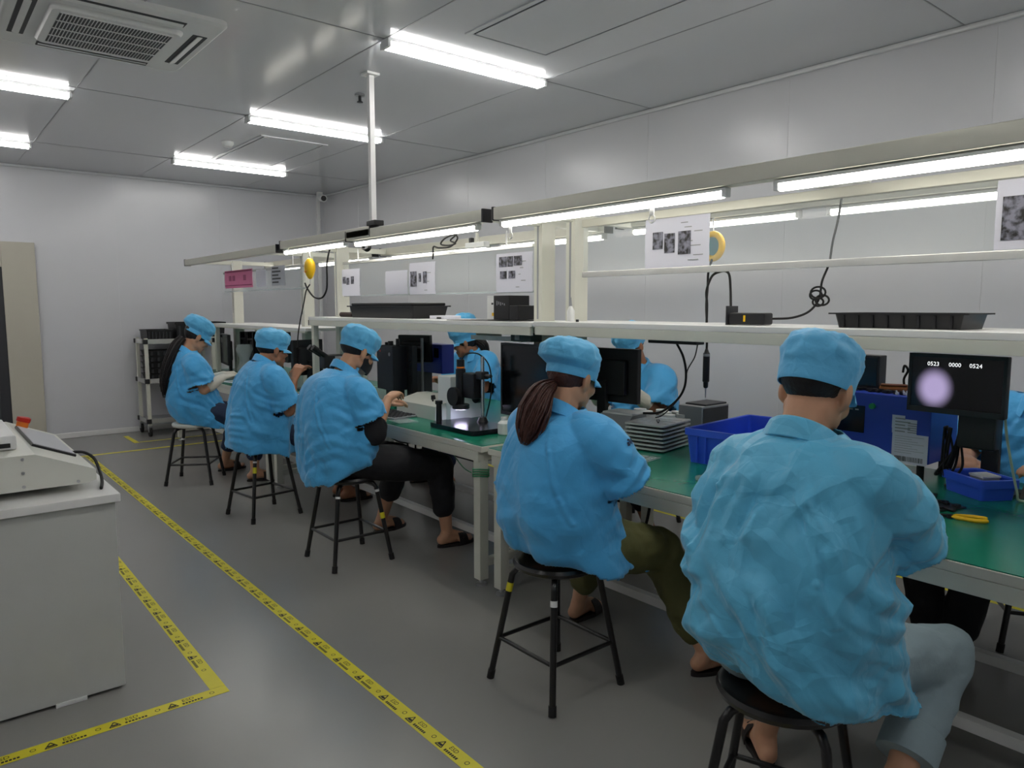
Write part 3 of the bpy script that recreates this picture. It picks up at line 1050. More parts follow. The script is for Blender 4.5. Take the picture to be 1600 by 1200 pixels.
def person(label, root, yaw, S, vox=.007, cvox=.008, group=None):
    t = thing('person', label, 'person', (root[0], root[1], 0), yaw, group)
    g = lambda k, d: S.get(k, d)
    N = V(g('neck', (.06, 0, 1.09)))
    Hc = V(g('head', (.14, 0, 1.205)))
    pitch, hyaw, roll = [R(a) for a in g('head_rot', (22, 0, 0))]
    H = Matrix.Translation(Hc) @ Matrix.Rotation(hyaw, 4, 'Z') @ Matrix.Rotation(pitch, 4, 'Y') @ Matrix.Rotation(roll, 4, 'X')
    Hi = H.inverted()
    SHR, SHL = V(g('sh_r', (.05, -.185, 1.0))), V(g('sh_l', (.05, .185, 1.0)))
    ELR, ELL = V(g('el_r', (.14, -.24, .79))), V(g('el_l', (.14, .24, .79)))
    WRR, WRL = V(g('wr_r', (.38, -.14, .80))), V(g('wr_l', (.38, .14, .80)))
    hip = V(g('hip', (.0, 0, .60)))
    KR, KL = V(g('kn_r', (.41, -.12, .535))), V(g('kn_l', (.41, .12, .535)))
    AR, AL = V(g('an_r', (.42, -.13, .085))), V(g('an_l', (.42, .13, .085)))
    TR, TL = g('toe_r', (1, -.15)), g('toe_l', (1, .15))
    skin = g('skin', M_SKIN)
    # ---- body: one continuous surface
    bm = B()
    chest = hip.lerp(N, .68)
    ell(bm, hip, (.115, .16, .115), None, 20, 14)
    ell(bm, hip.lerp(N, .36), (.105, .145, .17), None, 20, 14)
    ell(bm, chest, (.105, .155, .17), None, 20, 14)
    for s in (SHR, SHL):
        cap(bm, chest.lerp(N, .6), s, .075, .056)
    cap(bm, N + V((0, 0, -.05)), H @ V((-.018, 0, -.03)), .064, .054, 18)
    head_into(bm, H)
    for s, sh, el_, wr, hd, hu, cu in ((-1, SHR, ELR, WRR, g('hand_r', None), g('hup_r', (0, 0, 1)), g('curl_r', .5)), (1, SHL, ELL, WRL, g('hand_l', None), g('hup_l', (0, 0, 1)), g('curl_l', .5))):
        chain(bm, [sh, sh.lerp(el_, .5), el_, el_.lerp(wr, .3), wr], [.054, .048, .040, .041, .026])
        d = V(hd) if hd else (wr - el_)
        hand_into(bm, wr + d.normalized() * .012, d, V(hu), -s, cu)
    for s, k, a, td in ((-1, KR, AR, TR), (1, KL, AL, TL)):
        h = hip + V((.0, s * .09, -.015))
        chain(bm, [h, h.lerp(k, .5), k, k.lerp(a, .3), k.lerp(a, .55), a], [.088, .078, .056, .056, .046, .034])
        foot_into(bm, a, td)
    me = remesh(bm, vox, 2, .5)
    # lips, brows and eyes are colour on the one skin surface
    me.materials.append(skin); me.materials.append(M_LIP); me.materials.append(M_EYE)
    lips = Matrix.Translation((.092, 0, -.067))
    for p in me.polygons:
        c = Hi @ p.center
        if c.length > .16 or c.x < .05:
            continue
        if abs(c.y) < .021 and abs(c.z + .0675) < .0085 and c.x > .085:
            p.material_index = 1
        elif .022 < abs(c.y) < .038 and abs(c.z + .003) < .0034 and c.x > .068:
            p.material_index = 2
        elif .014 < abs(c.y) < .046 and abs(c.z - .021) < .0032 and c.x > .06:
            p.material_index = 2
    me.shade_smooth()
    b = bpy.data.objects.new('body', me)
    COL.objects.link(b)
    b.parent = t
    # ---- hair
    hm = g('hair', M_HAIR)
    bm = B()
    hb = g('hair_r', (.100, .0815, .088))
    ell(bm, H @ V((-.017, 0, .032)), hb, H.to_3x3(), 32, 22)
    if g('fringe', False):
        for s in (-1, 1):
            ell(bm, H @ V((.045, s * .064, -.012)), (.018, .008, .040), H.to_3x3(), 12, 8)
    hr = obj('hair', bm, hm, t, angle=0)
    if g('tail', None):
        pts = catmull([V(p) for p in S['tail']], 7)
        bm = B()
        rings = []
        rs = S['tail_r']
        for i, p in enumerate(pts):
            tt = i / (len(pts) - 1)
            d = (pts[min(i + 1, len(pts) - 1)] - pts[max(i - 1, 0)]).normalized()
            u = d.cross(V((0, 1, 0))).normalized(); w_ = d.cross(u)
            k = tt * (len(rs) - 1); a = int(min(k, len(rs) - 2)); r = rs[a] + (rs[a + 1] - rs[a]) * (k - a)
            ring = []
            for j in range(26):
                an = 2 * PI * j / 26
                rr = r * (1 + .16 * noise.noise(V((math.cos(an) * 3, math.sin(an) * 3, tt * 1.2))) + .10 * math.sin(an * 6 + 5 * tt))
                ring.append(p + (u * math.cos(an) * .85 + w_ * math.sin(an)) * rr)
            rings.append(ring)
        skin_rings(bm, rings)
        rn = random.Random(int(S['seed']))
        for q in range(70):
            a0 = rn.uniform(0, 2 * PI); f0 = rn.uniform(.82, 1.22); ln = rn.uniform(.72, 1.06); st = []
            for i in range(0, len(pts), 2):
                tt = i / (len(pts) - 1)
                p = pts[i]
                d = (pts[min(i + 1, len(pts) - 1)] - pts[max(i - 1, 0)]).normalized()
                u = d.cross(V((0, 1, 0))).normalized(); w_ = d.cross(u)
                k = tt * (len(rs) - 1); a = int(min(k, len(rs) - 2)); r = rs[a] + (rs[a + 1] - rs[a]) * (k - a)
                an = a0 + .7 * tt * rn.uniform(.6, 1)
                if tt > ln:
                    break
                st.append(p + (u * math.cos(an) * .85 + w_ * math.sin(an)) * (r * f0 * (1 + .25 * tt)))
            if len(st) > 3:
                st.append(st[-1] + (st[-1] - st[-2]) * .9)
                tube(bm, st, [.0016 + .0022 * math.sin(PI * min(1, j / (len(st) - 1))) for j in range(len(st))], 6)
        obj('ponytail', bm, hm, hr, angle=0)
    # ---- trousers
    bm = B()
    cap(bm, hip + V((.0, -.085, 0)), hip + V((.0, .085, 0)), .106, .106, 20)
    tw = g('leg_w', 1.0)
    for s, k, a, cf in ((-1, KR, AR, g('cuff_r', .72)), (1, KL, AL, g('cuff_l', .72))):
        h = hip + V((.0, s * .09, -.015))
        e = k.lerp(a, cf)
        chain(bm, [h, h.lerp(k, .55), k, k.lerp(e, .5), e], [.104, .094 * tw, .076 * tw, .069 * tw, .064 * tw], 18)
    me = remesh(bm, .009, 2, .5)
    off = V((root[0] * 3, root[1] * 3, 1))
    ta = g('leg_fold', .006)
    wrinkle_mesh(me, lambda p, n: ta * crease(p, 9, off) * .6 + ta * .6 * noise.noise(p * 20 + off))
    tr = obj('trousers', me, g('trouser_m', M_TROUB), t, angle=0)
    if g('cuffs', False):
        for k, a, cf in ((KR, AR, g('cuff_r', .72)), (KL, AL, g('cuff_l', .72))):
            e = k.lerp(a, cf); d = (a - k).normalized()
            bm = B(); tube(bm, [e - d * .02, e - d * .018, e + d * .062, e + d * .064], [.068 * tw, .0715 * tw, .0715 * tw, .068 * tw], 24)
            obj('turned_up_cuff', bm, g('trouser_m', M_TROUB), tr)
    # ---- slippers
    for a, td in ((AR, TR), (AL, TL)):
        td = V((td[0], td[1], 0)).normalized(); l = V((-td.y, td.x, 0)); z = V((0, 0, 1))
        A = V((a.x, a.y, a.z - .075))
        bm = B()
        out = []
        for i in range(28):
            an = 2 * PI * i / 28
            x = .062 + .128 * math.cos(an)
            wd = .043 if x > .05 else .036
            out.append((x, wd * math.sin(an)))
        rings = [[A + td * x + l * y + z * h for x, y in out] for h in (-.012, .004)]
        skin_rings(bm, rings)
        so = obj('slipper', bm, M_SANDAL, t)
        bm = B()
        rings = []
        for i in range(13):
            an = R(-10 + 200 * i / 12)
            ring = []
            for (dx, dr) in ((.065, 0), (.125, -.004), (.125, .001), (.065, .005)):
                ring.append(A + td * dx + l * (.047 + dr) * math.cos(an) + z * (.006 + (.062 - .25 * (dx - .065) + dr) * max(-.1, math.sin(an))))
            rings.append(ring)
        skin_rings(bm, rings)
        obj('strap', bm, M_SANDAL, so)
    # ---- coat
    cm = g('coat_m', M_COAT)
    rings = []
    spec = [list(q) + [0.0] * (7 - len(q)) for q in S['rings']]
    nb, nt_ = N + V((0, 0, -.05)), H @ V((-.018, 0, -.03))
    for i, q in enumerate(spec):
        if i >= len(spec) - 3:
            k = max(0, min(1, (q[0] - nb.z) / (nt_.z - nb.z)))
            nx = nb.x + (nt_.x - nb.x) * k
            wgt = (.35, .75, 1.0)[i - len(spec) + 3]
            q[1] = q[1] * (1 - wgt) + nx * wgt
    dense = []
    for i in range(len(spec) - 1):
        p0 = spec[max(i - 1, 0)]; p1 = spec[i]; p2 = spec[i + 1]; p3 = spec[min(i + 2, len(spec) - 1)]
        for k in range(4):
            q = k / 4
            dense.append([0.5 * ((2 * b_) + (c_ - a_) * q + (2 * a_ - 5 * b_ + 4 * c_ - d_) * q * q + (3 * b_ - a_ - 3 * c_ + d_) * q ** 3) for a_, b_, c_, d_ in zip(p0, p1, p2, p3)])
    dense.append(list(spec[-1]))
    hemf = g('hem_fold', .012)
    sd_ = g('seed', 1)
    z0, z1 = spec[0][0], spec[-1][0]
    for (z, cx, cy, rx, ry, ti, ty) in dense:
        ring = []
        for j in range(72):
            a = 2 * PI * j / 72
            c, s = superell(a)
            low = max(0, 1 - (z - z0) / .38)
            fold = 1 + hemf * 6 * low * (math.sin(a * 7 + sd_ + 2.5 * noise.noise(V((c * 1.5, s * 1.5, sd_)))) * .5 + .5 * noise.noise(V((c * 3, s * 3, z * 2 + sd_))))
            x, y = rx * c * fold, ry * s * fold
            hz = low ** 3 * .012 * math.sin(a * 5 + sd_)
            ring.append(V((cx + x, cy + y, z + ti * x + ty * y + hz)))
        rings.append(ring)
    bm = B()
    skin_rings(bm, rings)
    cuts = [(V((spec[-1][1], spec[-1][2], spec[-1][0])), V((0, 0, 1)), .12, .02)]
    hemn = V((spec[0][5], spec[0][6], -1)).normalized()
    cuts.append((V((spec[0][1], spec[0][2], spec[0][0])), hemn, .40, .016))
    slv = g('sleeve', (.088, .098, .104, .108))
    ends = []
    for sh, el_, wr, e in ((SHR, ELR, WRR, g('sl_r', .92)), (SHL, ELL, WRL, g('sl_l', .92))):
        inn = sh.lerp(V((spec[-3][1], 0, sh.z + .01)), .45)
        end = sh.lerp(el_, e)
        d = (el_ - sh).normalized()
        pts = catmull([inn, sh + V((0, 0, -.008)), sh.lerp(end, .5), end], 5)
        n = len(pts)
        rs = [slv[0] * .95 + (slv[3] - slv[0] * .95) * (i / (n - 1)) for i in range(n)]
        tube(bm, pts, rs, 28)
        ell(bm, inn, (slv[0] * .93,) * 3, None, 16, 12)
        cuts.append((end, d, slv[3] * 1.1, .014))
        ends.append((end, d))
    me = remesh(bm, cvox, g('coat_smooth', 3), .5)
    cr, cs, fold_a = g('crumple', .006), g('crumple_s', 7.0), g('fold_a', .008)
    cra = g('creases', .0085)
    fs = fold_set(sd_ * 13 + 1, g('n_folds', 8), g('fold_f', (5.0, 11.0))[0], g('fold_f', (5.0, 11.0))[1])
    o1 = V((sd_ * 1.7, sd_ * 2.3, sd_ * .9)); o2 = V((sd_ * 4.1, sd_ * .3, sd_ * 2.2))
    sm = [((.062, N.z + .01), (.115, N.z - .11)), ((.115, N.z - .11), (.165, N.z - .27)), ((.165, N.z - .27), (.20, N.z - .36))]
    def fn(p, n):
        up = max(0.0, min(1.0, (N.z - .02 - p.z) / .10))
        # drape folds falling from the shoulders
        ph = math.atan2(p.y, p.x - .02) * 5 + p.z * 4.0 + 2.2 * noise.noise(p * 3.0 + o1)
        f = fold_a * math.sin(ph) * max(0, min(1, (1.02 - p.z) / .3))
        q = V((p.x, p.y, p.z * .75))
        c1 = crease(q, cs, o1)
        c2 = crease(q + V((.3, .1, .2)), cs * 2.1, o2)
        f += cr * (c1 * .45 + c2 * .25) + cr * .4 * noise.noise(q * cs * .8 + o2)
        f += cra * crumple(p, fs)
        # pull folds at the elbow and armpit
        for (e, d) in ends:
            q2 = p - e
            L = q2.length
            if L < .22:
                f += g('arm_fold', .006) * math.sin(q2.dot(d) * 85 + 3 * noise.noise(p * 8 + o1)) * max(0, 1 - L / .22)
        if p.x < .06:
            ay = abs(p.y)
            for (y0_, z0_), (y1_, z1_) in sm:
                ex, ez = y1_ - y0_, z1_ - z0_
                tt = max(0, min(1, ((ay - y0_) * ex + (p.z - z0_) * ez) / (ex * ex + ez * ez)))
                dd = math.hypot(ay - y0_ - ex * tt, p.z - z0_ - ez * tt)
                if dd < .025:
                    f += .0045 * math.exp(-(dd / .006) ** 2) - .0022 * math.exp(-((dd - .013) / .006) ** 2)
        return f * up
    wrinkle_mesh(me, fn)
    cut_caps(me, cuts)
    co = obj('work_coat', me, cm, t, angle=0)
    sd = co.modifiers.new('cloth', 'SOLIDIFY'); sd.thickness = .0028; sd.offset = -1
    collar(co, V((spec[-1][1], spec[-1][2], spec[-1][0] - .022)), g('collar_tilt', .25), spec[-1][4] * .97, cm, drop=g('collar_drop', .03))
    if g('logo', None):
        from mathutils.bvhtree import BVHTree
        bmt = B(); bmt.from_mesh(co.data)
        bvh = BVHTree.FromBMesh(bmt)
        c0, nn, _, _ = bvh.find_nearest(V(S['logo']))
        bmt.free()
        u = V((0, 0, 1)).cross(nn).normalized(); w_ = nn.cross(u).normalized()
        lm = B()
        for (a0, b0, a1, b1) in ((-.030, -.010, -.012, .004), (-.008, -.006, .002, .012), (.006, -.010, .012, .010), (.016, -.004, .030, .012), (-.020, .008, -.004, .014)):
            ring = []
            for (a, b_) in ((a0, b0), (a1, b0), (a1, b1), (a0, b1)):
                q, qn, _, _ = bvh.find_nearest(c0 + u * a + w_ * b_)
                ring.append(lm.verts.new(q + qn * .0022))
            lm.faces.new(ring)
        obj('sleeve_print', lm, mat('navy_print', (20, 34, 74), .6), co, smooth=False)
    # ---- extras
    if g('mask', False):
        bm = B()
        for i in range(1):
            rings = []
            for k in range(9):
                v = -1 + 2 * k / 8
                ring = []
                for j in range(25):
                    a = R(-78 + 156 * j / 24)
                    x = -.004 + (.104 - .012 * v * v + .012 * math.cos(a) ** 6) * math.cos(a)
                    y = (.070 - .006 * (v < 0) * abs(v)) * math.sin(a)
                    ring.append(H @ V((x, y, -.058 + .047 * v * (.55 + .45 * math.cos(a)))))
                rings.append(ring)
            skin_rings(bm, rings, False, False, closed=False)
        mk = obj('face_mask', bm, M_MASK, t, angle=0)
        s2 = mk.modifiers.new('thick', 'SOLIDIFY'); s2.thickness = .002; s2.offset = 1
        bm = B()
        for s in (-1, 1):
            tube(bm, catmull([H @ V((.016, s * .071, -.040)), H @ V((-.012, s * .086, -.012)), H @ V((-.018, s * .087, .012)), H @ V((.0, s * .083, .030))], 5), .0016, 6)
        obj('ear_loop', bm, M_MASK, mk)
    make_cap(t, H, g('puff', 1.0), g('tall', 1.0), g('cap_back', 0.0), g('seed', 1), g('cap_m', None))
    if g('under', False):
        for sh, el_, wr in ((SHR, ELR, WRR), (SHL, ELL, WRL)):
            bm = B()
            chain(bm, [sh.lerp(el_, .4), el_, el_.lerp(wr, .18)], [.066, .070, .060], 18)
            obj('undershirt_sleeve', remesh(bm, .008, 2), M_TROUB, t, angle=0)['label'] = 'black undershirt sleeve'
    if g('gloves', False):
        for s, el_, wr, hd, hu, cu in ((-1, ELR, WRR, g('hand_r', None), g('hup_r', (0, 0, 1)), g('curl_r', .5)), (1, ELL, WRL, g('hand_l', None), g('hup_l', (0, 0, 1)), g('curl_l', .5))):
            bm = B()
            d = V(hd) if hd else (wr - el_)
            hand_into(bm, wr + d.normalized() * .012, d, V(hu), -s, cu, 1.0, 1.22)
            chain(bm, [el_.lerp(wr, .35), el_.lerp(wr, .7), wr + d.normalized() * .01], [.050, .043, .033], 16)
            obj('glove', remesh(bm, .006, 2), M_GLOVE, t, angle=0)['label'] = 'white glove'
    return t

P5 = dict(neck=(.02, 0, 1.12), head=(.10, 0, 1.238), head_rot=(20, 0, 0), sh_r=(.02, -.172, 1.055), sh_l=(.0, .142, 1.04),
          el_r=(.21, -.200, .85), el_l=(.13, .155, .83), wr_r=(.44, -.155, .80), wr_l=(.42, .10, .80), sl_r=.86, hand_r=(1, .35, -.05), hand_l=(1, -.3, -.05),
          kn_r=(.46, -.205, .515), an_r=(.185, -.215, .285), kn_l=(.40, .22, .52), an_l=(.375, .265, .087), toe_l=(.7, .7), toe_r=(1, 0),
          trouser_m=M_JEANL, cuffs=True, cuff_r=.70, cuff_l=.48, leg_fold=.008, coat_m=M_COATC, seed=5, crumple=.006, crumple_s=5.2, fold_a=.003, arm_fold=.006, creases=.017, n_folds=14, fold_f=(3.4, 8.0), seams=True,
          hair_r=(.098, .078, .080), collar_tilt=.30, sleeve=(.084, 0, 0, .098), coat_smooth=2, hem_fold=.010, skin=M_SKIN, puff=.95,
          rings=[(.500, .105, -.045, .26, .21, -.13, .08), (.57, .05, -.025, .24, .23, -.05, .05), (.68, .005, -.01, .22, .24, 0), (.80, -.015, 0, .205, .245, 0), (.92, -.005, 0, .185, .235, 0),
                 (1.02, .01, 0, .155, .215, 0), (1.085, .02, 0, .122, .18, 0), (1.125, .028, 0, .092, .125, 0), (1.15, .035, 0, .074, .080, .1), (1.165, .04, 0, .068, .068, .1)])
P4 = dict(neck=(.0, 0, 1.05), head=(.075, 0, 1.178), head_rot=(16, 0, 0), sh_r=(.02, -.185, .985), sh_l=(.02, .185, .985), el_r=(.145, -.225, .80), el_l=(.16, .23, .80),
          wr_r=(.345, -.06, .80), wr_l=(.39, .10, .79), hand_r=(.7, .7, -.05), kn_r=(.43, -.15, .475), an_r=(.50, -.33, .088), kn_l=(.42, .20, .50), an_l=(.47, .35, .088), toe_r=(1, -.3),
          trouser_m=M_OLIVE, leg_w=1.12, cuff_r=.74, cuff_l=.7, leg_fold=.010, seed=2, creases=.0045, crumple=.005, crumple_s=4.6, fold_a=.011, arm_fold=.007, hair=M_HAIRB, hair_r=(.101, .083, .094), logo=(.10, -.30, .985),
          tail=[(-.025, 0, 1.165), (-.085, -.005, 1.135), (-.125, -.01, 1.075), (-.150, -.012, 1.01), (-.172, -.012, .965)], tail_r=[.018, .040, .048, .040, .014], collar_tilt=.35, hem_fold=.014, puff=1.06, cap_back=.024,
          rings=[(.478, .135, -.02, .235, .205, -.13, .10), (.53, .08, -.01, .228, .212, -.06, .05), (.60, .035, 0, .21, .215, 0), (.70, .0, 0, .21, .22, 0), (.86, .0, 0, .19, .22, 0), (.96, .0, 0, .16, .205, 0), (1.02, .005, 0, .125, .165, 0),
                 (1.055, .01, 0, .09, .11, .1), (1.078, .018, 0, .072, .076, .15), (1.092, .022, 0, .066, .068, .15)])
P3 = dict(neck=(-.05, 0, 1.06), head=(.085, 0, 1.192), head_rot=(24, 0, 0), sh_r=(-.02, -.195, .985), sh_l=(-.02, .195, .985), el_r=(.055, -.225, .755), el_l=(.10, .23, .78),
          wr_r=(.20, -.13, .925), wr_l=(.28, .08, .87), hand_r=(.75, .45, .25), hand_l=(.8, -.4, .2), curl_r=.55, kn_r=(.52, -.17, .50), an_r=(.555, -.19, .088), kn_l=(.42, .13, .52), an_l=(.33, .20, .13), toe_r=(1, -.1),
          trouser_m=M_TROUB, leg_w=1.12, cuff_r=.60, cuff_l=.55, seed=3, crumple=.0065, crumple_s=6, fold_a=.005, arm_fold=.007, mask=True, under=True, sl_r=.66, sl_l=.7, hair_r=(.101, .082, .082), collar_tilt=.55,
          rings=[(.525, -.06, 0, .185, .20, .34), (.57, -.055, 0, .205, .225, .28), (.68, -.05, 0, .215, .245, .12), (.80, -.055, 0, .212, .245, 0), (.90, -.065, 0, .195, .235, 0), (.99, -.065, 0, .168, .21, 0),
                 (1.045, -.06, 0, .135, .17, -.05), (1.08, -.05, 0, .095, .115, -.1), (1.105, -.04, 0, .074, .078, -.2), (1.12, -.032, 0, .066, .068, -.3)])
P2 = dict(neck=(-.01, 0, 1.055), head=(.10, 0, 1.150), head_rot=(10, 0, 0), sh_r=(.03, -.19, .975), sh_l=(.03, .19, .975), el_r=(.11, -.225, .745), el_l=(.16, .22, .76), wr_r=(.165, -.19, .945), wr_l=(.30, .12, .93),
          hand_r=(.45, .25, .85), hand_l=(.5, -.3, .8), hup_r=(-.7, -.6, .3), hup_l=(-.7, .5, .3), curl_r=.45, kn_r=(.43, -.08, .54), an_r=(.62, -.06, .088), kn_l=(.43, .12, .54), an_l=(.64, .12, .088), trouser_m=M_JEAND, cuff_r=.75, cuff_l=.75, skin=M_SKIN2,
          seed=4, crumple=.0055, crumple_s=6, fold_a=.009, hair_r=(.101, .082, .082), collar_tilt=.4, sl_r=.90,
          rings=[(.445, -.005, 0, .215, .225, -.12), (.52, -.008, 0, .218, .235, -.05), (.62, -.01, 0, .215, .24, 0), (.76, .0, 0, .2, .235, 0), (.90, .005, 0, .172, .22, 0), (.98, .01, 0, .145, .2, 0), (1.03, .01, 0, .115, .155, 0),
                 (1.065, .01, 0, .088, .105, -.05), (1.085, .015, 0, .073, .076, -.15), (1.10, .02, 0, .066, .068, -.2)])
P1 = dict(neck=(-.045, 0, 1.075), head=(.06, 0, 1.20), head_rot=(34, 0, 0), sh_r=(-.01, -.175, .99), sh_l=(-.01, .175, .99), el_r=(.04, -.205, .775), el_l=(.08, .20, .78), wr_r=(.20, -.15, .865), wr_l=(.26, .06, .87), hand_r=(.9, .25, .15), hand_l=(.9, -.2, .15),
          gloves=True, sl_r=.80, sl_l=.8, trouser_m=M_JEAND, kn_r=(.43, -.22, .53), an_r=(.40, -.30, .088), kn_l=(.40, .18, .53), an_l=(.30, .25, .088), cuff_r=.7, cuff_l=.7, seed=6, crumple=.006, crumple_s=6.5, fold_a=.008, hair_r=(.103, .084, .098), puff=1.08, tall=1.12, cap_back=.02, collar_tilt=.5,
          tail=[(-.05, 0, 1.20), (-.11, -.005, 1.13), (-.165, -.015, 1.0), (-.205, -.02, .86), (-.215, -.02, .74)], tail_r=[.03, .040, .040, .034, .012],
          rings=[(.462, .15, 0, .25, .215, -.12, .05), (.52, .10, 0, .24, .22, -.05), (.60, .045, 0, .225, .222, 0), (.72, -.005, 0, .195, .22, 0), (.88, -.005, 0, .17, .21, 0), (.98, -.01, 0, .14, .185, 0), (1.04, -.02, 0, .108, .145, 0),
                 (1.075, -.025, 0, .085, .1, -.05), (1.095, -.02, 0, .07, .073, -.2), (1.11, -.015, 0, .063, .065, -.25)])
GEN = [(.45, .05, 0, .21, .22, 0), (.55, .02, 0, .21, .23, 0), (.68, .0, 0, .20, .235, 0), (.80, .0, 0, .19, .23, 0), (.92, .01, 0, .165, .215, 0), (.99, .02, 0, .14, .195, 0), (1.04, .03, 0, .11, .15, 0), (1.07, .035, 0, .085, .1, 0), (1.09, .045, 0, .072, .075, -.1), (1.105, .05, 0, .065, .066, -.15)]
F1 = dict(seed=7, rings=GEN, trouser_m=M_JEAND, hair_r=(.102, .084, .096), puff=1.12, tall=1.7, skin=M_SKIN2, head=(.13, -.02, 1.150), head_rot=(14, -40, 0), wr_r=(.42, -.05, .86), wr_l=(.40, .08, .86), tail=[(.06, .04, 1.17), (.02, .08, 1.13), (.0, .10, 1.05)], tail_r=[.03, .035, .015])
F2 = dict(seed=8, rings=GEN, trouser_m=M_TROUB, gloves=True, skin=M_SKIN2, head=(.15, 0, 1.20), head_rot=(26, 0, 0), wr_r=(.40, -.10, .93), wr_l=(.36, .12, .98), hand_r=(.7, .3, .6), hand_l=(.5, -.2, .8), an_l=(.28, .30, .088), an_r=(.22, -.05, .088), kn_l=(.40, .2, .53), cuff_l=.62, cuff_r=.7)
F3 = dict(seed=9, rings=GEN, trouser_m=M_TROUB, gloves=False, neck=(.06, .04, 1.09), head=(.15, .10, 1.20), head_rot=(22, 0, 0), el_l=(.16, .26, .79), el_r=(.16, -.26, .80), wr_r=(.34, -.20, .82), wr_l=(.30, .12, .82), kn_r=(.42, -.34, .53), kn_l=(.42, -.09, .53), an_r=(.42, -.28, .088), an_l=(.43, -.16, .088), mask=True, cuff_r=.92, cuff_l=.90, leg_w=1.12)
WG = 'workers in blue coats and caps'
if PEOPLE:
    person('nearest seated person, seen from behind, in a crinkled cyan blue coat and pale turned-up jeans', (1.66, .93), 0, P5, .006, .0052, WG)
    person('seated person with a brown ponytail, blue coat and olive trousers', (1.862, 1.99), 0, P4, .006, .007, WG)
    person('seated person in blue coat, black trousers and black face mask, working with both hands', (1.90, 3.79), 0, P3, .006, .007, WG)
    person('seated person in blue coat bending to a black microscope with one hand raised', (1.863, 5.0), 0, P2, .0065, .008, WG)
    person('farthest seated person with a long black ponytail and white gloves, on the white seat', (1.795, 6.34), R(-4), P1, .0065, .008, WG)
    person('person in blue coat facing the camera across the middle bench, behind the microscope stand', (3.74, 4.97), PI, F1, .0075, .010, WG)
    person('person in blue coat and white gloves half hidden behind the black screen and raised shelf', (3.74, 3.16), PI, F2, .0075, .010, WG)
    person('person at the right edge across the bench, only the blue sleeve and dark trousers showing', (3.72, .92), PI, F3, .0075, .010, WG)
# ------------------------------------------------------------------ things on and around the benches
TZ = .7505
def face_x(x, y, z):
    """frame for marks on a face that looks towards -x: right is -y, up is z"""
    return Matrix(((0, 0, -1, x), (-1, 0, 0, y), (0, 1, 0, z), (0, 0, 0, 1)))

def cable(name, pts, r, label, m=None, cat='cable', sub=8, group=None):
    bm = B(); tube(bm, catmull(pts, sub), r, 8)
    o = obj(name, bm, m or M_RUB, None, angle=0)
    tag(o, label, cat, group)
    return o

def monitor(loc, rz, w_, h_, z0, label, tilt=0, screen=M_SCREEN, base=True, group='dark screens on the benches', soff=0, sback=0.0):
    """screen faces local -x; loc is the foot on the bench, z0 the lower edge height above it"""
    t = thing('monitor', label, 'monitor', loc, rz, group)
    T = Matrix.Translation((0, 0, z0 + h_ / 2)) @ Matrix.Rotation(R(tilt), 4, 'Y')
    rot = Matrix.Rotation(R(tilt), 3, 'Y')
    bm = B(); box(bm, T @ V((.012, 0, 0)), (.030, w_, h_), .005, rot); box(bm, T @ V((.038, 0, -.01)), (.035, w_ * .7, h_ * .65), .012, rot)
    obj('casing', bm, M_BLACK, t)
    bm = B()
    for a in ((-.0045, 0, h_ / 2 - .007, w_, .014), (-.0045, 0, -h_ / 2 + .010, w_, .020), (-.0045, w_ / 2 - .006, 0, .012, h_), (-.0045, -w_ / 2 + .006, 0, .012, h_)):
        box(bm, T @ V(a[:3]), (.006, a[3], a[4]), .001, rot)
    obj('bezel', bm, M_DARK, t)
    obj('screen', box(B(), T @ V((-.0035, 0, .004)), (.002, w_ - .022, h_ - .034), 0, rot), screen, t)
    if base:
        bm = B(); box(bm, (.055 + sback, soff, (z0 + h_ * .4) / 2 + .005), (.03, .06, z0 + h_ * .4), .005)
        if sback:
            box(bm, (.05 + sback / 2, soff, z0 + h_ * .35), (sback, .04, .04), .004)
        obj('stand', bm, M_BLACK, t)
        bm = B(); box(bm, (.015 + sback, soff, .006), (.14, min(.24, w_ * .7), .012), .004)
        obj('foot', bm, M_BLACK, t)
    return t, T

# -- inspection stand with the black base plate
t = thing('inspection_stand', 'black camera inspection stand with chrome post on a black base plate', 'microscope', (2.47, 3.37, TZ))
bm = B(); skin_rings(bm, [[V((x, y, z)) for x, y in rrect(.29, .44, .03)] for z in (.003, .024, .028)])
obj('base_plate', bm, mat('black_lacquer', (26, 24, 34), .22), t)
bm = B(); tube(bm, [(.11, .03, .02), (.11, .03, .41)], .0115, 16); obj('post', bm, M_CHROME, t)
bm = B(); tube(bm, [(.11, .03, .024), (.11, .03, .028), (.11, .03, .055)], [.034, .034, .022], 20); obj('post_collar', bm, M_BLACK, t)
bm = B(); box(bm, (.11, .035, .30), (.06, .06, .045), .006); tube(bm, [(.11, .0, .30), (.11, -.05, .30)], .011, 12); obj('clamp', bm, M_DARK, t)
bm = B(); box(bm, (.095, .11, .235), (.065, .11, .15), .008); obj('focus_block', bm, M_BLKM, t)
for s in (-1, 1):
    bm = B(); cyl(bm, (.05 if s < 0 else .13, .215 if s < 0 else .13, .165), .056 if s < 0 else .04, .028 * s, 28, 'x'); obj('focus_knob', bm, M_BLKM, t)
bm = B()
tube(bm, [(.075, .20, .385), (.075, .20, .33), (.075, .20, .329), (.075, .20, .17), (.075, .20, .169), (.075, .20, .115)], [.024, .024, .030, .030, .024, .020], 22)
obj('lens_tube', bm, M_BLKM, t)
bm = B(); tube(bm, [(.075, .20, .334), (.075, .20, .343)], .0255, 22); obj('ring', bm, M_ORANGE, t)['label'] = 'thin orange ring'
bm = B(); tube(bm, [(.075, .20, .088), (.075, .20, .092), (.075, .20, .115), (.075, .20, .119)], [.046, .052, .052, .044], 28); lr = obj('ring_light', bm, M_DARK, t)
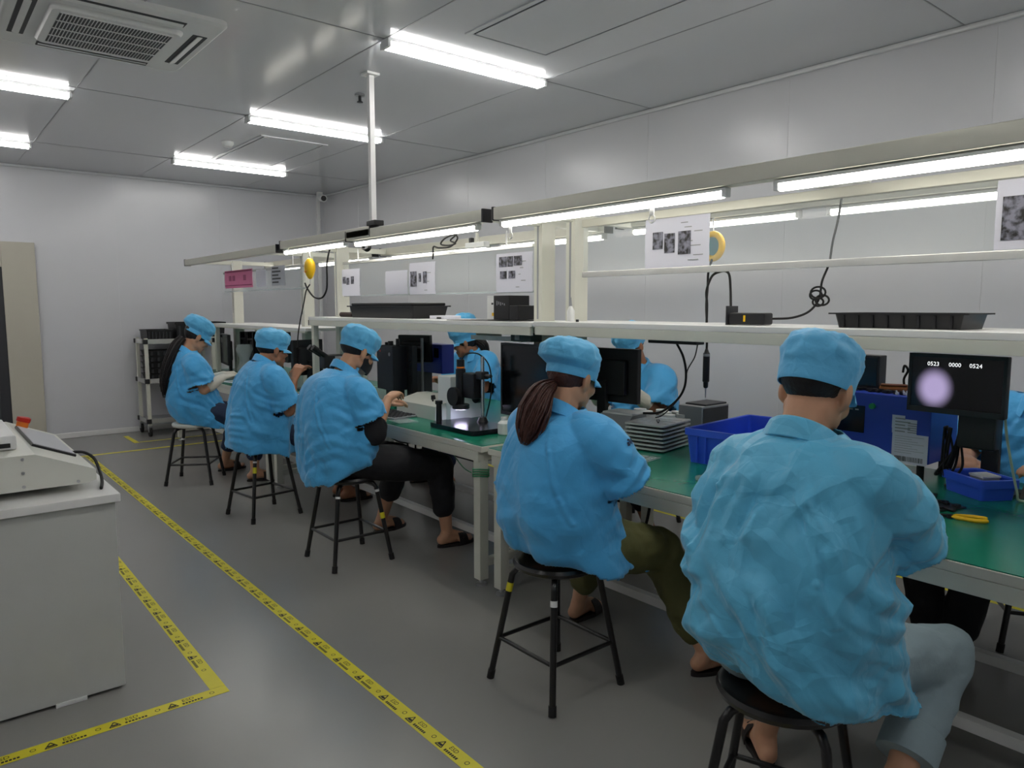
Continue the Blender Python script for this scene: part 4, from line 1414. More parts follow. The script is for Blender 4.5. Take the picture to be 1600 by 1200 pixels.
bm = B(); tube(bm, [(.075, .20, .0865), (.075, .20, .0878)], [.040, .040], 28); obj('light_face', bm, emit('ring_light_face', (225, 215, 255), 14.0), lr)
bm = B(); tube(bm, [(-.10, .175, .025), (-.10, .175, .14)], [.018, .016], 12); tube(bm, [(-.10, .175, .135), (-.10, .175, .155)], .022, 14); obj('side_pin', bm, M_BLKM, t)
cable('cable', [(2.55, 3.57, 1.13), (2.56, 3.53, 1.17), (2.60, 3.46, 1.17), (2.63, 3.40, 1.10), (2.66, 3.42, .95), (2.68, 3.5, .78)], .004, 'thin black cable looping from the top of the inspection stand')

# -- white box and low device behind the stand
t = thing('equipment_box', 'tall white equipment box standing behind the inspection stand', 'box', (2.69, 3.77, TZ))
obj('body', box(B(), (0, 0, .135), (.26, .14, .27), .005), M_WHITE, t)
bm = B(); M = face_x(-.1306, .05, .02)
for k in range(5): quad(bm, M, .0, .07 - .01 * (k % 3), .012 * k, .012 * k + .006)
obj('printed_lines', bm, M_GREY, t, smooth=False)
t = thing('screw_feeder', 'low cream coloured feeder box with sloping top and a dark knob', 'device', (2.60, 3.98, TZ))
obj('body', prism(B(), [(-.12, 0), (.12, 0), (.12, .125), (.04, .125), (-.12, .085)], -.23, .23), M_OFFW, t, angle=20)
bm = B(); tube(bm, [(-.02, -.06, .105), (-.024, -.06, .135)], [.016, .013], 14); obj('knob', bm, M_BLACK, t)
bm = B(); tube(bm, [(-.05, -.10, .10), (-.053, -.10, .115)], .006, 10); obj('button', bm, M_BLACK, t)
t = thing('bottle', 'small white plastic bottle at the bench edge by the base plate', 'bottle', (2.51, 3.11, TZ))
bm = B(); tube(bm, [(0, 0, 0), (0, 0, .004), (0, 0, .062), (0, 0, .074), (0, 0, .078)], [.033, .037, .037, .025, .016], 22); obj('body', bm, M_WHITE, t)
bm = B(); tube(bm, [(0, 0, .078), (0, 0, .095)], .019, 18); obj('screw_cap', bm, M_WLAM, t)
t = thing('bottle', 'small clear bottle beside the white bottle', 'bottle', (2.56, 3.02, TZ))
bm = B(); tube(bm, [(0, 0, 0), (0, 0, .06), (0, 0, .075)], [.03, .03, .018], 18); obj('body', bm, M_CLEAR2, t)
bm = B(); tube(bm, [(0, 0, .075), (0, 0, .092)], .02, 16); obj('screw_cap', bm, M_GREY, t)

# -- black control box on its stand, small monitor, blue case (middle bench, far half)
t = thing('control_box', 'tall black control box with knobs on top in front of the masked worker', 'device', (2.72, 4.67, TZ))
obj('housing', box(B(), (0, 0, .26), (.13, .23, .32), .008), mat('charcoal_enamel', (40, 40, 48), .45), t)
obj('stand', box(B(), (.01, -.02, .05), (.09, .12, .10), .005), M_BLACK, t)
for y, h_, r_ in ((-.08, .05, .014), (.02, .03, .02), (.08, .02, .012)):
    bm = B(); tube(bm, [(0, y, .42), (0, y, .42 + h_)], r_, 14); obj('knob', bm, M_BLACK, t)
bm = B(); cyl(bm, (-.066, .06, .38), .008, .004, 12, 'x'); obj('red_button', bm, M_RED, t)
bm = B(); cyl(bm, (-.066, -.07, .36), .014, .004, 14, 'x'); obj('dial', bm, M_STEEL, t)
t = thing('equipment_post', 'black upright rail with cut-outs beside the control box', 'stand', (2.78, 4.49, TZ))
bm = B(); bx(bm, -.02, .02, -.03, -.012, 0, .42); bx(bm, -.02, .02, .03, .048, 0, .42)
obj('rail', bm, M_BLKM, t)
for z in (.06, .17, .28, .40):
    obj('crossbar', bx(B(), -.018, .018, -.012, .03, z - .02, z + .02), M_BLKM, t)
obj('foot', bx(B(), -.09, .09, -.08, .09, 0, .012, .003), M_BLKM, t)
monitor((2.93, 4.68, TZ), PI + R(28), .27, .20, .29, 'small black monitor turned away on a thin grey pole', tilt=4, base=False)
p = thing('pole_stand', 'thin grey pole carrying the small black monitor', 'stand', (2.90, 4.55, TZ))
bm = B(); tube(bm, [(0, 0, .01), (0, 0, .47)], .010, 12); obj('pole', bm, M_GREY, p)
bm = B(); cyl(bm, (0, 0, 0), .06, .012, 24); obj('foot', bm, M_DARK, p)
bm = B(); tube(bm, [(0, 0, .40), (0, .09, .40)], .009, 10); obj('arm', bm, M_DARK, p)
t = thing('instrument_case', 'blue metal instrument case on the far half of the middle bench', 'device', (3.06, 4.70, TZ))
obj('case', box(B(), (0, 0, .315), (.11, .50, .215), .006), mat('dark_blue_enamel', (32, 46, 140), .35), t)
obj('plinth', box(B(), (.01, .12, .104), (.07, .18, .208), .004), M_DARK, t)
bm = B()
for k in range(4): bx(bm, -.058, -.055, .02, .17, .27 + .03 * k, .278 + .03 * k)
obj('vent_slots', bm, M_DARK, t)
obj('handle', box(B(), (0, .10, .43), (.03, .05, .02), .005), M_BLACK, t)
obj('display', box(B(), (-.056, -.18, .36), (.004, .06, .07)), M_SCREEN, t)
# orange and brown wires in front of the person opposite
t = thing('wire_bundle', 'small tangle of orange and dark wires on a black tray', 'wires', (2.98, 4.22, TZ))
obj('tray', box(B(), (0, 0, .03), (.16, .22, .06), .006), M_BLACK, t)
for k in range(9):
    rr = random.Random(k)
    pts = [(rr.uniform(-.05, .05), rr.uniform(-.08, .08), .06), (rr.uniform(-.05, .05), rr.uniform(-.08, .08), .10), (rr.uniform(-.05, .05), rr.uniform(-.08, .08), .115), (rr.uniform(-.05, .05), rr.uniform(-.08, .08), .06)]
    bm = B(); tube(bm, catmull(pts, 6), .0045, 7); obj('wire', bm, [M_ORANGE, M_BLACK, mat('dark_green_wire', (40, 80, 50), .5)][k % 3], t, angle=0)
t = thing('component_tray', 'flat grey component tray under the masked worker’s hands', 'tray', (2.40, 4.12, TZ), R(8))
obj('base', box(B(), (0, 0, .006), (.26, .34, .010), .002), M_GREY, t)
bm = B()
for i in range(6):
    for j in range(8):
        bx(bm, -.11 + i * .038, -.085 + i * .038, -.15 + j * .038, -.125 + j * .038, .011, .016)
obj('pockets', bm, M_DARK, t)
t = thing('plastic_sheet', 'clear plastic sheet lying near the edge of the middle bench', 'sheet', (2.32, 3.86, TZ), R(-6))
obj('sheet', box(B(), (0, 0, .002), (.13, .15, .003)), M_CLEAR2, t)

# -- monitors in front of the woman with the ponytail
monitor((2.67, 3.09, TZ), R(-4), .535, .42, .07, 'large switched-off black monitor left of the woman with the ponytail')
t, T = monitor((3.03, 2.82, TZ), PI + R(6), .42, .30, .17, 'black monitor seen from the back, right of the blue cap with the ponytail')
bm = B()
M = T @ Matrix(((0, 0, 1, .0565), (1, 0, 0, -.06), (0, 1, 0, .07), (0, 0, 0, 1)))
quad(bm, M, -.06, .0, .03, .04); quad(bm, M, -.05, -.01, .012, .018)
obj('label', bm, M_GREY, t, smooth=False)
for y0, y1, z, lab in ((3.34, 3.75, 1.24, 'upper white folder lying on top of the large black monitor'), (3.24, 3.66, 1.215, 'lower white folder on top of the large black monitor')):
    pass
t = thing('folder_shelf', 'white flat tray slung under the raised shelf above the black monitor', 'tray', (2.86, 3.48, 1.245))
obj('tray', bx(B(), -.11, .11, -.24, .26, 0, .006), M_WHITE, t)
obj('lip', bx(B(), -.112, -.108, -.24, .26, 0, .028), M_WHITE, t)
bm = B()
for y in (-.2, .22): bx(bm, -.1, .1, y - .004, y + .004, .006, .088)
obj('bracket', bm, M_FRAME, t)
t = thing('switch_box', 'dark green switch box fixed under the raised shelf', 'device', (2.70, 3.22, 1.255))
obj('housing', bx(B(), -.04, .04, -.16, .02, 0, .046, .003), mat('dark_green_case', (40, 58, 52), .5), t)
obj('socket', bx(B(), -.043, -.04, -.06, -.02, .008, .038), M_GREY, t)
t = thing('label_printer', 'grey-white label printer partly hidden by the ponytail worker’s shoulder', 'printer', (2.93, 2.63, TZ), R(8))
obj('housing', prism(B(), [(-.10, 0), (.11, 0), (.11, .13), (-.05, .13), (-.10, .09)], -.10, .10), M_GREY, t, angle=20)
obj('slot', box(B(), (-.101, -.01, .05), (.004, .13, .016)), M_BLACK, t)
obj('lid', box(B(), (.03, 0, .134), (.15, .19, .012), .004), M_WHITE, t)

# -- metal trays in a stack
first = None
for k in range(7):
    if first is None:
        t = thing('metal_tray', 'x', 'tray', (2.87, 2.335, TZ), R(11), 'silver trays in one stack')
        bm = B()
        skin_rings(bm, [[V((x, y, z)) for x, y in rrect(w_, h_, .012, 3)] for w_, h_, z in ((.262, .186, .0085), (.294, .218, .0087), (.294, .218, .0172), (.274, .198, .0172), (.272, .196, .0150))])
        obj('tray', bm, M_TRAY, t)
        bm = B(); skin_rings(bm, [[V((x, y, z)) for x, y in rrect(.258, .182, .012, 3)] for z in (0, .0086)]); obj('core', bm, M_DARK, t)  # dark colour paints in the shade of the gaps between stacked trays
        for i in range(3):
            obj('divider', bx(B(), -.07 + i * .07, -.066 + i * .07, -.097, .097, .0145, .0170), M_TRAY, t)
        first = t
    else:
        t = dup(first, (2.87 + .002 * ((k * 7) % 3 - 1), 2.335 + .002 * ((k * 5) % 3 - 1), TZ + .0195 * k), R(11 + ((k * 3) % 4 - 1.5) * .5))
    t['label'] = ['lowest silver metal tray of the stack, flat on the bench', 'second silver metal tray from the bottom of the stack', 'third silver metal tray from the bottom of the stack', 'middle silver metal tray of the stack, fourth from the bottom', 'third silver metal tray from the top of the stack', 'second silver metal tray from the top of the stack', 'topmost silver metal tray, with a black tool on it'][k]
ZS = TZ + .0195 * 6 + .0176
t = thing('hand_tool', 'thin black tweezers lying across the topmost metal tray', 'tool', (2.84, 2.31, ZS), R(40))
for s in (-1, 1):
    bm = B(); tube(bm, [(-.06, s * .001, .003), (0, s * .006, .005), (.06, s * .003, .003)], [.003, .0035, .0015], 6); obj('arm', bm, M_BLKM, t)
# clear tubs behind the stack
rr = random.Random(3)
first = None
spots = [(3.06, 2.55), (3.10, 2.45), (3.12, 2.62), (3.17, 2.53), (3.18, 2.42), (3.16, 2.70), (3.23, 2.60), (3.24, 2.50)]
labs = ['front left', 'front middle', 'second row left', 'second row middle', 'second row right', 'rear left', 'rear middle', 'rear right']
for k, (x, y) in enumerate(spots):
    if first is None:
        t = thing('clear_tub', 'x', 'tub', (x, y, TZ), 0, 'small clear plastic tubs behind the silver trays')
        bm = B(); tube(bm, [(0, 0, 0), (0, 0, .11), (0, 0, .112)], [.030, .034, .030], 16); obj('tub', bm, M_CLEAR2, t)
        bm = B(); tube(bm, [(0, 0, .112), (0, 0, .128)], .035, 16); obj('lid', bm, M_WHITE, t)
        bm = B(); tube(bm, [(0, 0, .004), (0, 0, .06)], .027, 12); obj('contents', bm, M_GREY, t)
        first = t
    else:
        t = dup(first, (x, y, TZ))
    t['label'] = '%s clear plastic tub with white lid behind the silver trays' % labs[k]
t = thing('plastic_sheet', 'clear blister sheet lying in front of the silver tray stack', 'sheet', (2.55, 2.19, TZ), R(10))
obj('sheet', box(B(), (0, 0, .002), (.20, .13, .003)), M_CLEAR2, t)
bm = B()
for i in range(5):
    for j in range(3): box(bm, (-.07 + i * .035, -.04 + j * .04, .006), (.022, .026, .006), .002)
obj('blisters', bm, M_CLEAR2, t)
t = thing('petri_dish', 'clear round plastic dish lying on the green mat by the blue bin', 'dish', (2.46, 1.76, TZ))
bm = B(); skin_rings(bm, [[V((r * math.cos(2 * PI * j / 28), r * math.sin(2 * PI * j / 28), z)) for j in range(28)] for r, z in ((.034, .001), (.035, .012), (.033, .012), (.032, .003))]); obj('dish', bm, M_CLEAR2, t)

# -- power supply, hanging driver
t = thing('power_supply', 'grey metal power supply box behind the blue bin', 'power supply', (3.28, 2.36, TZ), R(0))
obj('case', box(B(), (0, 0, .09), (.24, .15, .18), .004), M_GREY, t)
obj('cover', box(B(), (.02, 0, .183), (.19, .13, .012), .004), M_DARK, t)
obj('side_panel', box(B(), (.0, -.076, .09), (.22, .004, .16), .001), M_DARK, t)
obj('socket', box(B(), (-.121, .0, .06), (.004, .03, .012)), M_BLACK, t)
t = thing('electric_screwdriver', 'black electric screwdriver hanging point down over the grey power supply', 'screwdriver', (3.18, 2.28, 1.00))
bm = B(); tube(bm, [(0, 0, .03), (0, 0, .035), (0, 0, .06), (0, 0, .065), (0, 0, .21), (0, 0, .215), (0, 0, .235)], [.008, .012, .013, .0175, .0175, .013, .006], 16); obj('handle', bm, M_BLKM, t)
bm = B(); tube(bm, [(0, 0, -.02), (0, 0, .03)], [.003, .004], 8); obj('bit', bm, M_STEEL, t)
bm = B(); tube(bm, [(0, 0, .195), (0, 0, .208)], .0182, 16); obj('band', bm, M_GREY, t)
cable('cable', [(3.18, 2.28, 1.235), (3.18, 2.28, 1.33), (3.18, 2.29, 1.45), (3.16, 2.27, 1.55), (3.12, 2.24, 1.62), (3.19, 2.27, 1.69)], .006, 'black cable rising from the hanging screwdriver past the white shelf')
t = thing('spring_balancer', 'yellow ring shaped balancer half hidden behind the paper with three photos', 'balancer', (3.20, 2.275, 1.755))
bm = B()
rings = []
for i in range(33):
    a = 2 * PI * i / 32
    rings.append([V(((.018) * math.cos(b), (.055 + .016 * math.sin(b)) * math.cos(a), (.062 + .016 * math.sin(b)) * math.sin(a))) for b in [2 * PI * k / 12 for k in range(12)]])
skin_rings(bm, rings, False, False); obj('ring', bm, M_YEL, t)
bm = B(); cyl(bm, (-.012, 0, 0), .045, .024, 24, 'x'); obj('drum', bm, mat('teal_drum', (70, 130, 140), .45), t)
bm = B(); tube(bm, [(0, 0, .07), (0, 0, .145)], .004, 8); obj('hook', bm, M_STEEL, t)

t = thing('power_strip', 'flat black power strip fixed under the raised shelf near the black monitor', 'power strip', (3.0, 2.34, 1.262))
obj('strip', box(B(), (0, 0, .012), (.07, .30, .022), .004), M_BLACK, t)
bm = B()
for y in (-.1, 0, .1): box(bm, (0, y, .028), (.02, .02, .014))
obj('bracket', bm, M_DARK, t)
cable('cable', [(3.0, 2.33, 1.262), (3.0, 2.29, 1.20), (3.0, 2.27, 1.12), (3.0, 2.28, 1.04), (3.0, 2.33, .97), (2.99, 2.42, .905), (2.95, 2.50, .895)], .006, 'thick black cable hanging from the power strip to the label printer')
cable('cable', [(3.02, 2.22, 1.262), (3.02, 2.235, 1.20), (3.01, 2.27, 1.13), (3.0, 2.275, 1.05), (2.99, 2.31, .98), (2.92, 2.34, .91), (2.88, 2.36, .895)], .003, 'thin dark cable hanging from the power strip to the silver trays')

# -- blue bins
def bin_(loc, rz, L, W, Hh, label, m=M_BLUEB, ribs=True):
    t = thing('storage_bin', label, 'bin', loc, rz, 'blue plastic bins on the nearest bench')
    bm = B(); k = .94
    skin_rings(bm, [[V((x * s, y * s2, z)) for x, y in rrect(L, W, .015, 3)] for s, s2, z in ((k, k, 0), (1, 1, Hh - .022), (1.0, 1.0, Hh), (.965, .95, Hh), (k - .03, k - .05, .006))])
    obj('body', bm, m, t)
    bm = B()
    skin_rings(bm, [[V((x, y, z)) for x, y in rrect(L + d_, W + d_, .016, 3)] for d_, z in ((.0, Hh - .03), (.016, Hh - .028), (.016, Hh + .001), (-.005, Hh + .002), (-.012, Hh - .004))], False, False)
    obj('rim', bm, m, t)
    if ribs:
        for s in (-1, 1):
            for y in (-W * .32, -W * .05, W * .22, W * .34):
                obj('rib', box(B(), (s * (L / 2 - .002), y, Hh * .42), (.014, .008, Hh * .74), .002), m, t)
            for x in (-L * .38, -L * .15, L * .15, L * .38):
                obj('rib', box(B(), (x, s * (W / 2 - .002), Hh * .42), (.008, .014, Hh * .74), .002), m, t)
    return t
t = bin_((2.99, 1.87, TZ), R(5), .58, .36, .155, 'large royal blue storage bin between the silver trays and the nearest worker')
bm = B(); quad(bm, face_x(-.289, -.04, .03), 0, .10, 0, .07); obj('paper_label', bm, M_PAPER, t, smooth=False)
t = bin_((3.06, .965, TZ), R(57), .20, .14, .075, 'small blue open parts bin below the lit monitor', ribs=False)
t = thing('parts_box', 'small grey box lying inside the small blue bin', 'box', (3.08, .955, TZ + .008), R(57))
obj('body', box(B(), (0, 0, .03), (.07, .07, .06), .004), M_GREY, t)
obj('lid', box(B(), (0, 0, .064), (.074, .074, .008), .002), M_WHITE, t)

# -- blue tester with black window, green button and paper label
t = thing('test_instrument', 'long blue test instrument with black window, green button and paper label', 'device', (3.24, 1.40, TZ))
obj('case', box(B(), (0, 0, .205), (.28, .48, .265), .004), M_BLUEM, t)
obj('window', box(B(), (-.1405, .085, .225), (.004, .13, .115), .001), M_SCREEN, t)
bm = B(); M = face_x(-.1430, .10, .262)
quad(bm, M, 0, .03, 0, .006); quad(bm, M, .04, .055, 0, .006)
obj('window_text', bm, M_GREY, t, smooth=False)
bm = B(); cyl(bm, (-.1405, -.012, .286), .012, -.012, 18, 'x'); obj('green_button', bm, mat('green_button', (24, 150, 84), .35), t)
for sx in (-1, 1):
    for sy in (-1, 1):
        bm = B(); cyl(bm, (sx * .11, sy * .20, 0), .014, .074, 14); obj('foot', bm, M_RUB, t)
bm = B()
box(bm, (-.1412, -.166, .126), (.001, .138, .122)); box(bm, (-.1411, -.142, .216), (.001, .095, .06)); box(bm, (-.1410, -.118, .232), (.001, .05, .055))
obj('paper_label', bm, M_PAPER, t)
bm = B(); M = face_x(-.1420, -.10, .07)
rb = random.Random(5)
x = .01
while x < .118:
    w_ = rb.choice((.0012, .002, .003)); quad(bm, M, x, x + w_, .004, .024); x += w_ + rb.choice((.0012, .002))
obj('barcode', bm, M_PRINT, t, smooth=False)
bm = B()
for k in range(8):
    quad(bm, M, .008, .075 + .045 * ((k * 5) % 3) / 2, .038 + k * .0095, .0395 + k * .0095)
for k in range(5):
    quad(bm, M, .006, .045 + .02 * (k % 2), .122 + k * .013, .127 + k * .013)
    quad(bm, M, .055, .09, .122 + k * .009, .126 + k * .009)
obj('label_text', bm, M_GREY, t, smooth=False)
ZT = TZ + .3385
bm = B(); rr = random.Random(11)
for k in range(60):
    x, y = rr.uniform(-.10, -.02), rr.uniform(-.22, .2)
    s = rr.uniform(.006, .014)
    box(bm, (x, y, s * .5), (s * rr.uniform(.8, 2), s * rr.uniform(.8, 2), s), .001, Matrix.Rotation(rr.uniform(0, 3), 3, 'Z'))
o = obj('loose_components', bm, M_BLACK, None, loc=(3.24, 1.40, ZT)); o['kind'] = 'stuff'
tag(o, 'scattered small black components on top of the blue test instrument', 'components')
o['kind'] = 'stuff'
first = None
for k in range(9):
    x, y = 3.24 - .12 + .012 * (k % 3), 1.40 - .205 + k * .018 + (.17 if k > 6 else 0)
    if first is None:
        t = thing('white_connector', 'small white connector in the row on top of the blue test instrument', 'connector', (x, y, ZT), 0, 'white connectors on the blue test instrument')
        bm = B(); box(bm, (0, 0, .006), (.014, .009, .012), .002); tube(bm, [(0, 0, .012), (.002, .003, .019)], .003, 8)
        obj('shell', bm, M_WHITE, t)
        bm = B(); tube(bm, [(.006, 0, .005), (.02, .004, .004), (.03, -.004, .003)], .0015, 6); obj('lead', bm, M_BLACK, t)
        first = t
    else:
        dup(first, (x, y, ZT), rr.uniform(-1, 1))
t = thing('leather_pouch', 'flat orange-brown pouch lying on the blue test instrument', 'pouch', (3.25, 1.37, ZT), R(20))
obj('pouch', box(B(), (0, 0, .014), (.09, .11, .026), .010), mat('brown_leather', (170, 104, 50), .6), t)
obj('flap', box(B(), (-.02, 0, .029), (.05, .10, .006), .002), mat('dark_leather', (110, 62, 34), .6), t)
t = thing('small_display', 'small black display box on the blue instrument beside the worker’s cap', 'device', (3.26, 1.525, ZT))
obj('case', box(B(), (0, 0, .075), (.07, .20, .15), .004), M_BLACK, t)
obj('panel', box(B(), (-.036, 0, .078), (.002, .18, .12)), M_SCREEN, t)
t = thing('terminal_block', 'stepped black terminal block left of the lit monitor', 'device', (3.30, 1.26, ZT))
bm = B(); bx(bm, -.04, .04, -.03, .035, 0, .155, .003); bx(bm, -.04, .04, .035, .06, 0, .14, .003)
obj('block', bm, M_BLACK, t)
bm = B(); tube(bm, catmull([(-.02, .075, .0), (-.02, .085, .05), (-.02, .07, .09), (-.02, .085, .11), (-.02, .09, .08)], 6), .005, 8); obj('coil_lead', bm, M_RUB, t)

# -- lit monitor
def glow_screen():
    m = bpy.data.materials.new('lit_screen'); m.use_nodes = True
    nt = m.node_tree; b = nt.nodes['Principled BSDF']
    b.inputs['Base Color'].default_value = lin((12, 13, 17)); b.inputs['Roughness'].default_value = .2
    tc = nt.nodes.new('ShaderNodeTexCoord')
    mp = nt.nodes.new('ShaderNodeMapping'); mp.inputs['Location'].default_value = (0, -.072 * 14, -4.74); mp.inputs['Scale'].default_value = (0, 14, 12)
    nt.links.new(tc.outputs['Object'], mp.inputs['Vector'])
    ln = nt.nodes.new('ShaderNodeVectorMath'); ln.operation = 'LENGTH'
    nt.links.new(mp.outputs['Vector'], ln.inputs[0])
    mr = nt.nodes.new('ShaderNodeMapRange'); mr.interpolation_type = 'SMOOTHSTEP'
    mr.inputs['From Min'].default_value = .35; mr.inputs['From Max'].default_value = 1.05; mr.inputs['To Min'].default_value = 1; mr.inputs['To Max'].default_value = .0
    nt.links.new(ln.outputs['Value'], mr.inputs['Value'])
    b.inputs['Emission Color'].default_value = lin((196, 180, 226))
    sc_ = nt.nodes.new('ShaderNodeMath'); sc_.operation = 'MULTIPLY'; sc_.inputs[1].default_value = .5
    nt.links.new(mr.outputs['Result'], sc_.inputs[0])
    nt.links.new(sc_.outputs[0], b.inputs['Emission Strength'])
    return m
t, T = monitor((2.97, 1.035, TZ), R(-3), .335, .222, .302, 'lit black monitor showing white numbers and a pale glow', screen=glow_screen(), tilt=0, soff=-.05, sback=.17)
bm = B()
M = T @ Matrix(((0, 0, -1, -.0052), (-1, 0, 0, 0), (0, 1, 0, 0), (0, 0, 0, 1)))
for x, s in ((-.095, '0523'), (-.020, '0000'), (.050, '0524')):
    text_into(bm, s, .0215, M @ Matrix.Translation((x - .006, .066, 0)), 0.0)
obj('screen_numbers', bm, emit('screen_white', (255, 255, 255), .75), t, smooth=False)
bm = B(); box(bm, (.10, -.05, .235), (.06, .13, .13), .01); obj('bracket', bm, M_BLACK, t)
bm = B(); rr = random.Random(2)
for k in range(6):
    pts = [(3.07 + rr.uniform(-.02, .02), 1.07 + rr.uniform(-.03, .03), .99), (3.06 + rr.uniform(-.02, .02), 1.09 + rr.uniform(-.04, .03), .90), (3.06 + rr.uniform(-.02, .02), 1.09 + rr.uniform(-.04, .03), .80), (3.08, 1.06 + rr.uniform(-.03, .04), .84), (3.09, 1.05, .95)]
    o = cable('cable', pts, .0045, 'black cable looping in the tangle below the lit monitor', group='tangled cables under the lit monitor')
cable('cable', [(2.985, .875, 1.06), (2.99, .865, .98), (3.01, .85, .88), (3.03, .835, .79), (3.05, .83, .756), (3.10, .78, .756)], .0045, 'pale cable falling from the lit monitor to the green mat', m=mat('pale_cable', (196, 206, 186), .5))
t = thing('power_adapter', 'black box behind the small blue bin at the right edge', 'device', (3.20, .73, TZ), 0)
obj('case', prism(B(), [(-.09, 0), (.07, 0), (.07, .10), (.02, .10)], -.15, .12), M_BLACK, t, angle=20)
obj('label', box(B(), (.045, -.02, .1005), (.03, .08, .001)), M_DARK, t)
for k, (x, y, rz, lab) in enumerate(((2.86, 1.13, 12, 'dark circuit board lying under the blue test instrument'), (2.78, 1.02, -20, 'dark circuit board beside the nearest worker’s elbow'))):
    t = thing('circuit_board', lab, 'circuit board', (x, y, TZ), R(rz))
    obj('board', box(B(), (0, 0, .003), (.12, .17, .004)), mat('board_green', (24, 40, 36), .4), t)
    bm = B(); rr = random.Random(k)
    for i in range(14): box(bm, (rr.uniform(-.05, .05), rr.uniform(-.07, .07), .009), (.014, .018, .008), .001)
    obj('chips', bm, M_BLACK, t)
t = thing('pliers', 'yellow handled pliers lying on the green mat', 'pliers', (2.64, .90, TZ), R(112))
for s in (-1, 1):
    bm = B(); tube(bm, catmull([(.012, s * .003, .008), (-.02, s * .016, .008), (-.06, s * .024, .008), (-.095, s * .016, .008)], 5), [.004] * 3 + [.0065] * 12 + [.005], 8); obj('handle', bm, M_YEL, t)
bm = B(); cyl(bm, (.012, 0, .002), .010, .011, 14); box(bm, (.032, 0, .008), (.036, .011, .009), .003); obj('jaw', bm, M_BLKM, t)
t = thing('craft_knife', 'small black knife lying beside the yellow pliers', 'tool', (2.74, .98, TZ), R(75))
obj('handle', box(B(), (0, 0, .006), (.11, .018, .011), .004), M_BLACK, t)
obj('blade', box(B(), (.07, 0, .006), (.04, .010, .0015)), M_STEEL, t)

# -- on the raised shelves
def esd_tray(loc, rz, L, W, Hh, label, ribs=True):
    t = thing('black_tray', label, 'tray', loc, rz, 'black trays on the shelves')
    bm = B()
    skin_rings(bm, [[V((x, y, z)) for x, y in rrect(w_, l_, .012, 3)] for w_, l_, z in ((W * .93, L * .95, 0), (W, L, Hh * .9), (W + .03, L + .04, Hh * .9), (W + .03, L + .04, Hh), (W - .01, L - .01, Hh), (W * .9, L * .93, .006))])
    obj('tray', bm, M_BLACK, t)
    for s in (-1, 1):
        for k in range(8 if ribs else 0):
            y = -L * .42 + k * L * .12
            obj('rib', box(B(), (s * (W / 2 - .002), y, Hh * .45), (.01, .010, Hh * .8), .002), M_BLACK, t)
    return t
S1, S2 = 1.3725, 1.3665
esd_tray((2.82, 1.15, S1), R(2), .43, .26, .055, 'shallow black tray on the white shelf above the blue test instrument')
t = esd_tray((2.83, 4.78, S2), R(3), .86, .30, .090, 'long black tray on the shelf over the masked worker', False)
bm = B(); box(bm, (0, .0, .10), (.30, .80, .02), .006); obj('lid', bm, M_BLACK, t)
t = thing('rolled_strip', 'short dark brown roll left of the long black tray', 'roll', (2.72, 5.36, S2), 0)
bm = B(); tube(bm, [(0, -.10, .02), (0, .10, .02)], .0195, 16); obj('roll', bm, mat('dark_brown_roll', (52, 38, 36), .6), t)
bm = B(); tube(bm, [(0, -.101, .02), (0, .101, .02)], .007, 10); obj('core', bm, M_DARK, t)
t = thing('carton', 'black stepped carton standing on the shelf below the paper with five photos', 'box', (2.86, 3.43, S2 + .005))
bm = B(); bx(bm, -.08, .08, -.03, .12, 0, .145, .003); obj('box', bm, M_BLACK, t)
obj('low_box', bx(B(), -.08, .08, -.115, -.032, 0, .085, .003), M_BLACK, t)
bm = B(); M = face_x(-.081, .10, .085)
for k in range(5): quad(bm, M, .01 + .018 * k, .02 + .018 * k, .0 + .006 * (k % 2), .028 - .004 * k)
obj('print', bm, M_GREY, t, smooth=False)
t = thing('carton', 'white carton with a small yellow label left of the black carton', 'box', (2.90, 3.62, S2 + .005))
obj('box', bx(B(), -.07, .07, -.06, .06, 0, .145, .003), M_WHITE, t)
bm = B(); M = face_x(-.0705, .03, .02); quad(bm, M, .02, .06, .0, .02); obj('yellow_label', bm, M_YEL, t, smooth=False)
bm = B(); M = face_x(-.0705, .03, .09); quad(bm, M, .015, .035, .0, .012); obj('mark', bm, M_DARK, t, smooth=False)
t = thing('black_sheet', 'flat black sheet under the cartons on the shelf', 'sheet', (2.74, 3.47, S2), R(4))
obj('sheet', box(B(), (0, 0, .002), (.30, .58, .003)), M_BLACK, t)
t = thing('oil_bottle', 'white squeeze bottle with thin nozzle standing between the two cream posts', 'bottle', (2.70, 2.79, S1))
bm = B(); tube(bm, [(0, 0, 0), (0, 0, .055), (0, 0, .075), (0, 0, .08)], [.02, .02, .010, .008], 16); obj('body', bm, M_WHITE, t)
bm = B(); tube(bm, [(0, 0, .08), (0, 0, .125)], [.006, .002], 10); obj('nozzle', bm, M_GREY, t)
t = thing('bottle_stopper', 'tiny black bottle stopper on the shelf beside the squeeze bottle', 'stopper', (2.64, 2.68, S1))
bm = B(); cyl(bm, (0, 0, 0), .008, .012, 14); obj('shell', bm, M_BLACK, t)
t = thing('paper_note', 'small white paper box lying on the shelf right of the long black tray', 'paper', (2.82, 4.13, S2))
obj('sheet', box(B(), (0, 0, .012), (.14, .17, .022), .002), M_PAPER, t)
obj('clip', box(B(), (-.07, -.03, .008), (.006, .05, .010)), M_BLACK, t)
